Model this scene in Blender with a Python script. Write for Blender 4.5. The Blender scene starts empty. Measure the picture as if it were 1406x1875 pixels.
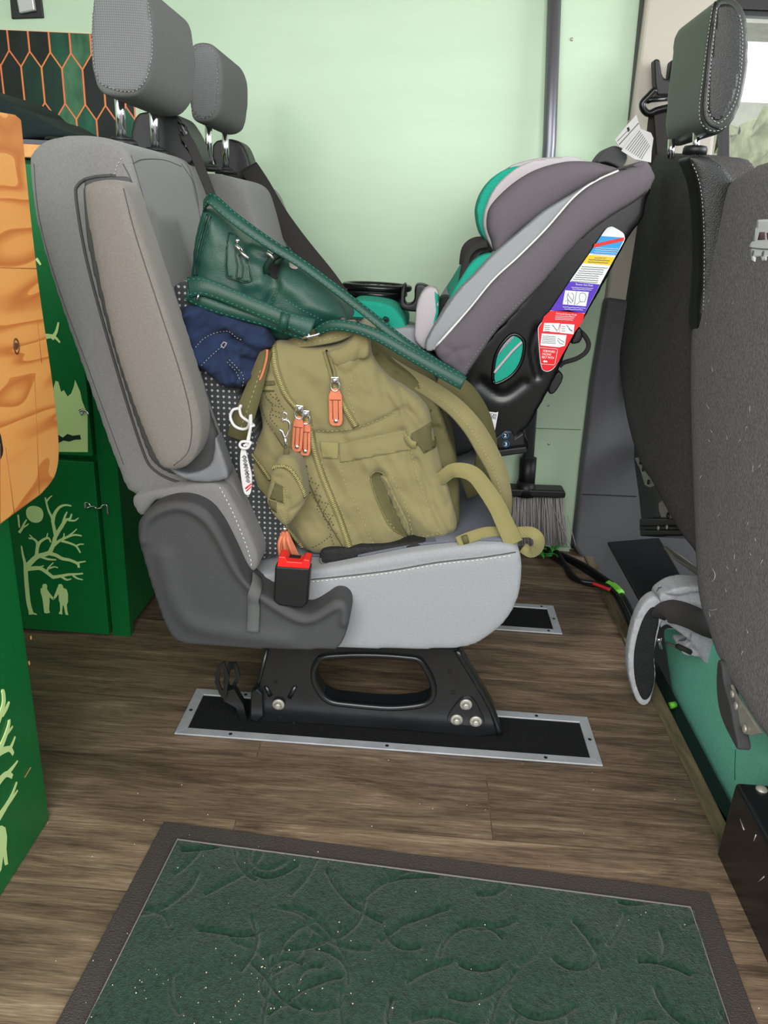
import bpy, bmesh, math, random
import numpy as np
from mathutils import Vector, Matrix
from mathutils.bvhtree import BVHTree
random.seed(7); np.random.seed(7)
S = bpy.context.scene; C = S.collection

# ------------------------------------------------------------------ camera
CX, CY, FPX, H = 703.0, 937.5, 1400.0, 0.90
def basis(p, y, r):
    p, y, r = map(math.radians, (p, y, r))
    f = Vector((-math.sin(y)*math.cos(p), math.cos(y)*math.cos(p), -math.sin(p)))
    ri = Vector((math.cos(y), math.sin(y), 0)); up = ri.cross(f)
    return ri*math.cos(r)+up*math.sin(r), up*math.cos(r)-ri*math.sin(r), f
BR, BU, BF = basis(20.8, 2.0, 3.0)
CAM = Vector((0, 0, H))
cd = bpy.data.cameras.new('camera'); cam = bpy.data.objects.new('camera', cd); C.objects.link(cam)
cd.sensor_fit = 'VERTICAL'; cd.sensor_height = 36; cd.lens = FPX/1875*36; cd.clip_start = .02
cam.matrix_world = Matrix(((BR.x, BU.x, -BF.x, 0), (BR.y, BU.y, -BF.y, 0), (BR.z, BU.z, -BF.z, H), (0, 0, 0, 1)))
S.camera = cam
# ------------------------------------------------------------------ light
S.view_settings.view_transform = 'Standard'; S.view_settings.look = 'None'
S.view_settings.gamma = 1; S.view_settings.use_curve_mapping = False
S.view_settings.exposure = 0.22
w = bpy.data.worlds.new('world'); S.world = w; w.use_nodes = True
nt = w.node_tree; bg = nt.nodes['Background']
tc = nt.nodes.new('ShaderNodeTexCoord'); sp = nt.nodes.new('ShaderNodeSeparateXYZ'); rp = nt.nodes.new('ShaderNodeValToRGB')
mp = nt.nodes.new('ShaderNodeMapRange'); mp.inputs[1].default_value = -1
nt.links.new(tc.outputs['Generated'], sp.inputs[0]); nt.links.new(sp.outputs['Z'], mp.inputs[0]); nt.links.new(mp.outputs[0], rp.inputs[0])
rp.color_ramp.elements[0].color = (.22, .21, .19, 1); rp.color_ramp.elements[0].position = .42
rp.color_ramp.elements[1].color = (.93, .97, 1, 1); rp.color_ramp.elements[1].position = .56
nt.links.new(rp.outputs[0], bg.inputs[0]); bg.inputs[1].default_value = 1.25
def area(name, loc, target, sx, sy, power, col):
    l = bpy.data.lights.new(name, 'AREA'); l.shape = 'RECTANGLE'; l.size = sx; l.size_y = sy; l.energy = power; l.color = col
    o = bpy.data.objects.new(name, l); C.objects.link(o); o.location = loc
    o.rotation_euler = (Vector(target)-Vector(loc)).to_track_quat('-Z', 'Y').to_euler(); return o
area('side_door_daylight', (-.1, -1.1, 1.7), (.1, 1.5, .45), 2.4, 1.4, 66, (1, .985, .96))
area('cab_window_daylight', (2.0, 1.3, 1.35), (.3, 1.5, .6), 1.0, .7, 24, (.96, .99, 1))

# ------------------------------------------------------------------ pixel -> place helpers
def ray(px, py): return BF + BR*((px-CX)/FPX) - BU*((py-CY)/FPX)
def onY(px, py, Y): d = ray(px, py); return CAM + d*(Y/d.y)
def onX(px, py, X): d = ray(px, py); return CAM + d*(X/d.x)
def onZ(px, py, Z=0): d = ray(px, py); return CAM + d*((Z-H)/d.z)
def crop(ox, oy, s): return lambda *p: [(ox+a/s, oy+b/s) for a, b in p]

# ------------------------------------------------------------------ object registry
WL = {}
def thing(name, label, cat, loc=(0, 0, 0), group=None):
    o = bpy.data.objects.new(name, None); C.objects.link(o); o.location = loc; o.empty_display_size = .05
    o['label'] = label; o['category'] = cat
    if group: o['group'] = group
    WL[o.name] = Vector(loc); return o
def tag(o, label=None, cat=None, group=None, kind=None):
    if label: o['label'] = label
    if cat: o['category'] = cat
    if group: o['group'] = group
    if kind: o['kind'] = kind
    return o
def ob(name, verts, faces, m, parent=None, smooth=True, mats=None, midx=None):
    V = np.array([tuple(v) for v in verts], float)
    if parent is not None: off = WL[parent.name]
    else: off = Vector(((V[:, 0].min()+V[:, 0].max())/2, (V[:, 1].min()+V[:, 1].max())/2, V[:, 2].min()))
    V = V-np.array(off)
    me = bpy.data.meshes.new(name); me.from_pydata(V.tolist(), [], faces)
    for mm in (mats or [m]): me.materials.append(mm)
    if midx is not None: me.polygons.foreach_set('material_index', midx)
    if smooth: me.polygons.foreach_set('use_smooth', [True]*len(me.polygons))
    bm = bmesh.new(); bm.from_mesh(me); bmesh.ops.recalc_face_normals(bm, faces=bm.faces); bm.to_mesh(me); bm.free()
    o = bpy.data.objects.new(name, me); C.objects.link(o)
    if parent is not None: o.parent = parent
    else: o.location = off
    WL[o.name] = off.copy()
    return o
def bev(o, w=.003, seg=3, ang=30):
    b = o.modifiers.new('bevel', 'BEVEL'); b.width = w; b.segments = seg; b.limit_method = 'ANGLE'; b.angle_limit = math.radians(ang); b.harden_normals = False
    return o
class MB:
    def __init__(s): s.v = []; s.f = []; s.mi = []; s.cur = 0
    def add(s, v, f):
        n = len(s.v); s.v += [tuple(a) for a in v]; s.f += [tuple(i+n for i in q) for q in f]; s.mi += [s.cur]*len(f)
    def box(s, a, b):
        x0, y0, z0 = a; x1, y1, z1 = b
        s.add([(x0, y0, z0), (x1, y0, z0), (x1, y1, z0), (x0, y1, z0), (x0, y0, z1), (x1, y0, z1), (x1, y1, z1), (x0, y1, z1)],
              [(0, 3, 2, 1), (4, 5, 6, 7), (0, 1, 5, 4), (1, 2, 6, 5), (2, 3, 7, 6), (3, 0, 4, 7)])
    def obox(s, c, ux, uy, uz):   # centre and half vectors
        c, ux, uy, uz = map(Vector, (c, ux, uy, uz))
        s.add([c+ux*i+uy*j+uz*k for k in (-1, 1) for j in (-1, 1) for i in (-1, 1)],
              [(0, 2, 3, 1), (4, 5, 7, 6), (0, 1, 5, 4), (2, 6, 7, 3), (0, 4, 6, 2), (1, 3, 7, 5)])
    def prism(s, P, d):
        P = [Vector(p) for p in P]; n = len(P); d = Vector(d)
        s.add(P+[p+d for p in P], [tuple(range(n-1, -1, -1)), tuple(range(n, 2*n))]+[(i, (i+1) % n, (i+1) % n+n, i+n) for i in range(n)])
    def ring(s, O, I, d):      # frame: outer loop, inner loop of equal length, extruded
        O = [Vector(p) for p in O]; I = [Vector(p) for p in I]; n = len(O); d = Vector(d)
        V = O+I+[p+d for p in O]+[p+d for p in I]; F = []
        for i in range(n):
            j = (i+1) % n
            F += [(i, j, n+j, n+i), (2*n+j, 2*n+i, 3*n+i, 3*n+j), (i, 2*n+i, 2*n+j, j), (n+i, n+j, 3*n+j, 3*n+i)]
        s.add(V, F)
    def tube(s, P, r, n=10, closed=False, flat=None):
        P = [Vector(p) for p in P]; m = len(P)
        rr = r if hasattr(r, '__len__') else [r]*m
        V = []; up = None
        for i, p in enumerate(P):
            t = (P[(i+1) % m]-P[i-1]) if closed else (P[min(i+1, m-1)]-P[max(i-1, 0)])
            if t.length < 1e-9: t = Vector((0, 0, 1))
            t.normalize()
            if up is None:
                up = Vector((0, 0, 1)) if abs(t.z) < .9 else Vector((1, 0, 0))
            a = (up-t*up.dot(t)); a.normalize(); b = t.cross(a); up = a
            for k in range(n):
                q = 2*math.pi*k/n; V.append(p+(a*math.cos(q)+b*math.sin(q))*rr[i])
        F = [(i*n+k, i*n+(k+1) % n, ((i+1) % m)*n+(k+1) % n, ((i+1) % m)*n+k) for i in range(m if closed else m-1) for k in range(n)]
        if not closed: F += [tuple(range(n-1, -1, -1)), tuple((m-1)*n+k for k in range(n))]
        s.add(V, F)
    def ribbon(s, P, N, wd, th):   # path, normals (list or one), width (num/list), thickness
        P = [Vector(p) for p in P]; m = len(P)
        N = [Vector(n) for n in N] if (hasattr(N, '__len__') and hasattr(N[0], '__len__')) else [Vector(N)]*m
        W = wd if hasattr(wd, '__len__') else [wd]*m
        V = []
        for i, p in enumerate(P):
            t = P[min(i+1, m-1)]-P[max(i-1, 0)]; t.normalize(); n = N[i]-t*N[i].dot(t)
            n.normalize(); b = t.cross(n)
            h = W[i]/2; e = th/2
            for x, y in ((-h, -e*.3), (-h*.96, -e), (h*.96, -e), (h, -e*.3), (h, e*.3), (h*.96, e), (-h*.96, e), (-h, e*.3)): V.append(p+b*x+n*y)
        F = [(i*8+k, i*8+(k+1) % 8, (i+1)*8+(k+1) % 8, (i+1)*8+k) for i in range(m-1) for k in range(8)]
        F += [tuple(range(7, -1, -1)), tuple((m-1)*8+k for k in range(8))]
        s.add(V, F)
    def disc(s, c, n, r, th, seg=20, dome=0):
        c = Vector(c); n = Vector(n).normalized(); a = n.orthogonal().normalized(); b = n.cross(a)
        prof = [(r, 0), (r, th*.7), (r*.9, th), (r*.5, th+dome*.7), (r*.02, th+dome)]
        V = [c+(a*math.cos(2*math.pi*k/seg)+b*math.sin(2*math.pi*k/seg))*q+n*h for q, h in prof for k in range(seg)]
        F = [(i*seg+k, i*seg+(k+1) % seg, (i+1)*seg+(k+1) % seg, (i+1)*seg+k) for i in range(len(prof)-1) for k in range(seg)]
        F += [tuple(range(seg-1, -1, -1)), tuple(4*seg+k for k in range(seg))]
        s.add(V, F)
    def build(s, name, m, parent=None, smooth=True, mats=None):
        return ob(name, s.v, s.f, m, parent, smooth, mats, s.mi if mats else None)
def cr(P, n=6, closed=False):      # Catmull-Rom
    P = [Vector(p) for p in P]; m = len(P); out = []
    for i in range(m if closed else m-1):
        g = (lambda k: P[k % m]) if closed else (lambda k: P[max(0, min(m-1, k))])
        a, b, c, d = g(i-1), g(i), g(i+1), g(i+2)
        for j in range(n):
            t = j/n; out.append(.5*((2*b)+(c-a)*t+(2*a-5*b+4*c-d)*t*t+(3*b-a-3*c+d)*t**3))
    if not closed: out.append(P[-1])
    return out
def crp(P, n=6, closed=False): return [(v.x, v.y) for v in cr([(a, b, 0) for a, b in P], n, closed)]

# plane frames: 'Y' plane: coords (x,z), depth +Y ; 'X': (y,z), depth +X ; 'Z': (x,y), depth -Z
def up2(ax, p, c):
    v = {'Y': onY, 'X': onX, 'Z': onZ}[ax](p[0], p[1], c)
    return {'Y': (v.x, v.z), 'X': (v.y, v.z), 'Z': (v.x, v.y)}[ax]
def to3(ax, a, b, c): return {'Y': (a, c, b), 'X': (c, a, b), 'Z': (a, b, c)}[ax]
def segdist(Q, A, closed):
    A = np.array(A); Bn = np.roll(A, -1, 0) if closed else A[1:]
    if not closed: A = A[:-1]
    best = np.full(len(Q), 1e9)
    for a, b in zip(A, Bn):
        d = b-a; L = d@d+1e-12; t = np.clip(((Q-a)@d)/L, 0, 1); e = Q-(a+t[:, None]*d)
        best = np.minimum(best, np.sqrt((e**2).sum(1)))
    return best
def remesh(V, F, vox, sm):
    me = bpy.data.meshes.new('t'); me.from_pydata([tuple(v) for v in V], [], F)
    bm = bmesh.new(); bm.from_mesh(me); bmesh.ops.recalc_face_normals(bm, faces=bm.faces)
    bmesh.ops.triangulate(bm, faces=bm.faces); bm.to_mesh(me); bm.free()
    o = bpy.data.objects.new('t', me); C.objects.link(o)
    r = o.modifiers.new('r', 'REMESH'); r.mode = 'VOXEL'; r.voxel_size = vox
    s = o.modifiers.new('s', 'SMOOTH'); s.factor = .5; s.iterations = sm
    bpy.context.view_layer.update(); dg = bpy.context.evaluated_depsgraph_get()
    m2 = bpy.data.meshes.new_from_object(o.evaluated_get(dg))
    V = np.empty(len(m2.vertices)*3); m2.vertices.foreach_get('co', V); V = V.reshape(-1, 3)
    F = [tuple(p.vertices) for p in m2.polygons]
    bpy.data.objects.remove(o); bpy.data.meshes.remove(m2); bpy.data.meshes.remove(me)
    return V, F
def soft(name, px, c0, c1, m, parent=None, ax='Y', vox=.006, sm=6, bulge=0, R=.05, crease=(), n=5, back=0, wob=0, wsc=9., raw=None, mats=None, shear=None, wr=0, wf=14, wa=0.5):
    """traced outline at plane c0, extruded to c1, remeshed, softened, puffed and creased"""
    pp = raw if raw else crp(px, n, True) if n > 1 else px
    A = [up2(ax, p, c0) for p in pp]
    N = len(A); V = [to3(ax, a, b, c0) for a, b in A]+[to3(ax, a, b, c1) for a, b in A]
    F = [tuple(range(N)), tuple(range(2*N-1, N-1, -1))]+[(i, i+N, (i+1) % N+N, (i+1) % N) for i in range(N)]
    V, F = remesh(V, F, vox, sm)
    ia, ib, ic = {'Y': (0, 2, 1), 'X': (1, 2, 0), 'Z': (0, 1, 2)}[ax]
    sg = 1 if c1 > c0 else -1
    Q = V[:, [ia, ib]]; t = np.clip((V[:, ic]-c0)/(c1-c0), 0, 1); front = np.clip(1-t*2, 0, 1)**.5; backw = np.clip(t*2-1, 0, 1)**.5
    D = np.zeros(len(V))
    if bulge or back:
        d = np.minimum(segdist(Q, A, True)/R, 1); b = np.sqrt(np.clip(1-(1-d)**2, 0, 1))
        D += -bulge*b*front+back*b*backw
    for cr_ in crease:
        pts, wd, dp = cr_[:3]
        L = [up2(ax, p, c0) for p in (crp(pts, 5) if len(pts) > 2 else pts)]
        d = segdist(Q, L, False); D += dp*np.exp(-(d/wd)**2)*(front > 0)
    if wob:
        D += wob*front*(np.sin(Q[:, 0]*wsc*6.1+np.sin(Q[:, 1]*wsc*4)*1.7)*np.cos(Q[:, 1]*wsc*5.3+Q[:, 0]*wsc*3))
    if wr:       # sharp-edged cloth folds
        from mathutils import noise as NZ
        ca, sa = math.cos(wa), math.sin(wa); q1 = Q[:, 0]*ca+Q[:, 1]*sa; q2 = -Q[:, 0]*sa+Q[:, 1]*ca
        for f_, am in ((1, 1), (2.1, .5), (4.3, .22)):
            D += front*wr*am*np.array([1-2.2*abs(NZ.noise(Vector((a_*wf*f_, b_2*wf*f_*2.1, 3.3*f_)))) for a_, b_2 in zip(q1, q2)])*-1
    V[:, ic] += sg*D
    return ob(name, V, F, m, parent, True, mats)
def soft3(name, P, R, m, parent=None, vox=.006, sm=4):   # tube remeshed
    b = MB(); b.tube(P, R, 12); V, F = remesh(b.v, b.f, vox, sm); return ob(name, V, F, m, parent)

# surface-following
_bv = {}
def bvh(o):
    if o.name not in _bv:
        me = o.data; off = WL[o.name]
        _bv[o.name] = BVHTree.FromPolygons([v.co+off for v in me.vertices], [tuple(p.vertices) for p in me.polygons])
    return _bv[o.name]
def hit(objs, px, py, lift=0, dflt=None):
    best = None
    d = ray(px, py).normalized()
    for o in (objs if isinstance(objs, (list, tuple)) else [objs]):
        h = bvh(o).ray_cast(CAM, d)
        if h[0] is not None and (best is None or h[3] < best[2]):
            n = h[1] if h[1].dot(d) < 0 else -h[1]; best = (h[0]+n*lift, n, h[3])
    if best is None:
        if dflt is None: return None
        return onY(px, py, dflt), Vector((0, -1, 0))
    return best[0], best[1]
def resamp(P, step):
    P = [Vector((a, b, 0)) for a, b in P]; L = [0]
    for i in range(1, len(P)): L.append(L[-1]+(P[i]-P[i-1]).length)
    n = max(2, int(L[-1]/step)+1); out = []; k = 0
    for j in range(n):
        s = L[-1]*j/(n-1)
        while k < len(P)-2 and L[k+1] < s: k += 1
        f = (s-L[k])/max(1e-9, L[k+1]-L[k]); q = P[k].lerp(P[k+1], f); out.append((q.x, q.y))
    return out
def stitch(mb, objs, pts, on=5, off=3.5, r=.0007, lift=.0006, sm=True):
    P = crp(pts, 6) if (sm and len(pts) > 2) else pts
    P = resamp(P, 1.2); per = int((on+off)/1.2)+1; k = max(2, int(on/1.2)+1)
    for i in range(0, len(P)-k, per):
        q = [hit(objs, *P[j], lift) for j in (i, i+k//2, i+k-1)]
        if any(h is None for h in q): continue
        if max((q[0][0]-q[2][0]).length, 0) > .02: continue
        mb.tube([h[0] for h in q], r, 5)
def line_on(mb, objs, pts, r=.001, lift=0, sm=True, step=4):
    P = crp(pts, 6) if (sm and len(pts) > 2) else pts
    run = []
    for p in resamp(P, step):
        h = hit(objs, *p, lift)
        if h is None or (run and (h[0]-run[-1]).length > .03):
            if len(run) > 1: mb.tube(run, r, 6)
            run = []
        if h: run.append(h[0])
    if len(run) > 1: mb.tube(run, r, 6)
def band_on(mb, objs, pts, wd, th, lift=.001, sm=True, step=5, dflt=None, smooth=2):
    P = crp(pts, 6) if (sm and len(pts) > 2) else pts
    H_ = [hit(objs, *p, lift, dflt) for p in resamp(P, step)]; H_ = [h for h in H_ if h]
    X = [h[0] for h in H_]; N = [h[1] for h in H_]
    for _ in range(smooth):
        X = [X[0]]+[(X[i-1]+X[i]*2+X[i+1])/4 for i in range(1, len(X)-1)]+[X[-1]]
        N = [N[0]]+[(N[i-1]+N[i]+N[i+1]).normalized() for i in range(1, len(N)-1)]+[N[-1]]
    if len(X) > 1: mb.ribbon(X, N, wd if not hasattr(wd, '__len__') else list(np.interp(np.linspace(0, 1, len(X)), np.linspace(0, 1, len(wd)), wd)), th)
    return X, N
def patch_on(mb, objs, px, th=.003, lift=0, step=6, dflt=None):
    """piece of cloth or sticker lying on a surface: traced outline filled with a grid, given thickness"""
    bm = bmesh.new(); vs = [bm.verts.new((a, b, 0)) for a, b in px]; bm.faces.new(vs)
    xs = [a for a, b in px]; ys = [b for a, b in px]
    x = min(xs)+step
    while x < max(xs):
        bmesh.ops.bisect_plane(bm, geom=bm.verts[:]+bm.edges[:]+bm.faces[:], plane_co=(x, 0, 0), plane_no=(1, 0, 0)); x += step
    y = min(ys)+step
    while y < max(ys):
        bmesh.ops.bisect_plane(bm, geom=bm.verts[:]+bm.edges[:]+bm.faces[:], plane_co=(0, y, 0), plane_no=(0, 1, 0)); y += step
    hs = []; last = None
    for v in bm.verts:
        h = hit(objs, v.co.x, v.co.y, 0, dflt); hs.append(h)
    good = [h for h in hs if h]
    if not good: bm.free(); return
    hs = [h or good[0] for h in hs]
    bm.verts.index_update(); n = len(hs)
    top = [h[0]+h[1]*(lift+th) for h in hs]; bot = [h[0]+h[1]*(lift-.0005) for h in hs]
    F = [tuple(v.index for v in f.verts) for f in bm.faces]
    F2 = F+[tuple(i+n for i in reversed(f)) for f in F]
    for e in bm.edges:
        if len(e.link_faces) == 1: a, b = e.verts[0].index, e.verts[1].index; F2.append((a, b, b+n, a+n))
    bm.free(); mb.add(top+bot, F2)
def text(s, px, py, plane, wpx, up, m, name, parent, align='LEFT', bold=0, c=None, hpx=None, th=.0004, ax='Y', end=None):
    """letters on a plane: starts at pixel, runs towards pixel `end`"""
    cu = bpy.data.curves.new('t', 'FONT'); cu.body = s; cu.align_x = align; cu.extrude = 0; cu.offset = bold
    o = bpy.data.objects.new('t', cu); C.objects.link(o); bpy.context.view_layer.update()
    me = bpy.data.meshes.new_from_object(o.evaluated_get(bpy.context.evaluated_depsgraph_get()))
    co = np.empty(len(me.vertices)*3); me.vertices.foreach_get('co', co); co = co.reshape(-1, 3); F = [tuple(p.vertices) for p in me.polygons]
    bpy.data.objects.remove(o); bpy.data.meshes.remove(me)
    if not len(co): return None
    w0 = co[:, 0].max()-co[:, 0].min(); x0 = co[:, 0].min(); h0 = .7
    g = {'Y': onY, 'X': onX, 'Z': onZ}[ax]
    A = g(px, py, plane); Bv = g(end[0], end[1], plane); U = Bv-A; Vv = g(px+up[0], py+up[1], plane)-A
    V = [A+U*((c_[0]-x0)/w0)+Vv*(c_[1]/h0) for c_ in co]
    return V, F

# ------------------------------------------------------------------ materials
def srgb(r, g, b):
    f = lambda c: (c/255/12.92 if c/255 <= .04045 else ((c/255+.055)/1.055)**2.4)
    return (f(r), f(g), f(b), 1)
MT = {}
def mat(name, rgb, rough=.6, metal=0, noise=0, nscale=60, bump=0, bscale=400, coat=0, sheen=0, spec=.5, alpha=1, rgb2=None, stretch=None, trans=0, detail=4):
    if name in MT: return MT[name]
    m = bpy.data.materials.new(name); m.use_nodes = True; t = m.node_tree; p = t.nodes['Principled BSDF']; L = t.links.new
    p.inputs['Base Color'].default_value = srgb(*rgb); p.inputs['Roughness'].default_value = rough; p.inputs['Metallic'].default_value = metal
    p.inputs['Specular IOR Level'].default_value = spec
    if coat: p.inputs['Coat Weight'].default_value = coat; p.inputs['Coat Roughness'].default_value = .15
    if sheen: p.inputs['Sheen Weight'].default_value = sheen; p.inputs['Sheen Roughness'].default_value = .5
    if trans: p.inputs['Transmission Weight'].default_value = trans
    tc = t.nodes.new('ShaderNodeTexCoord'); mp = t.nodes.new('ShaderNodeMapping'); L(tc.outputs['Object'], mp.inputs[0])
    if stretch: mp.inputs['Scale'].default_value = stretch
    if noise or rgb2:
        nz = t.nodes.new('ShaderNodeTexNoise'); nz.inputs['Scale'].default_value = nscale; nz.inputs['Detail'].default_value = detail; nz.inputs['Roughness'].default_value = .65; L(mp.outputs[0], nz.inputs[0])
        r = t.nodes.new('ShaderNodeValToRGB'); r.color_ramp.elements[0].position = .3; r.color_ramp.elements[1].position = .7
        c1 = srgb(*rgb)
        if rgb2: r.color_ramp.elements[0].color = c1; r.color_ramp.elements[1].color = srgb(*rgb2)
        else:
            r.color_ramp.elements[0].color = tuple(x*(1-noise) for x in c1[:3])+(1,); r.color_ramp.elements[1].color = tuple(min(1, x*(1+noise)) for x in c1[:3])+(1,)
        L(nz.outputs[0], r.inputs[0]); L(r.outputs[0], p.inputs['Base Color'])
    if bump:
        b = t.nodes.new('ShaderNodeTexNoise'); b.inputs['Scale'].default_value = bscale; b.inputs['Detail'].default_value = 3; L(mp.outputs[0], b.inputs[0])
        q = t.nodes.new('ShaderNodeBump'); q.inputs['Strength'].default_value = bump; q.inputs['Distance'].default_value = .002; L(b.outputs[0], q.inputs['Height']); L(q.outputs[0], p.inputs['Normal'])
    MT[name] = m; return m
def mnode(t, op, a, b=None, c=None):
    n = t.nodes.new('ShaderNodeMath'); n.operation = op
    for i, v in enumerate((a, b, c)):
        if v is None: continue
        if isinstance(v, (int, float)): n.inputs[i].default_value = v
        else: t.links.new(v, n.inputs[i])
    return n.outputs[0]
def weave(name, rgb, rgb2, fx, fz, thr=None, rough=.95, bump=.4, axes=('X', 'Z'), noise=.12):
    """woven cloth: thread grid (or rows of dots when thr is set) in the colour and the bump"""
    m = mat(name, rgb, rough, noise=noise, nscale=500, sheen=.15, spec=.2); t = m.node_tree; p = t.nodes['Principled BSDF']; L = t.links.new
    tc = t.nodes.new('ShaderNodeTexCoord'); s = t.nodes.new('ShaderNodeSeparateXYZ'); L(tc.outputs['Object'], s.inputs[0])
    a = mnode(t, 'SINE', mnode(t, 'MULTIPLY', mnode(t, 'ADD', s.outputs['X'], s.outputs['Y']), fx*6.283)); b = mnode(t, 'SINE', mnode(t, 'MULTIPLY', s.outputs[axes[1]], fz*6.283))
    if thr is None: h = mnode(t, 'MULTIPLY_ADD', mnode(t, 'ADD', a, b), .25, .5)
    else: h = mnode(t, 'GREATER_THAN', mnode(t, 'ADD', a, b), thr)
    mx = t.nodes.new('ShaderNodeMix'); mx.data_type = 'RGBA'; L(h, mx.inputs[0])
    src = p.inputs['Base Color'].links[0].from_socket; L(src, mx.inputs[6]); mx.inputs[7].default_value = srgb(*rgb2); L(mx.outputs[2], p.inputs['Base Color'])
    q = t.nodes.new('ShaderNodeBump'); q.inputs['Strength'].default_value = bump; q.inputs['Distance'].default_value = .001; L(h, q.inputs['Height']); L(q.outputs[0], p.inputs['Normal'])
    return m
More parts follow.
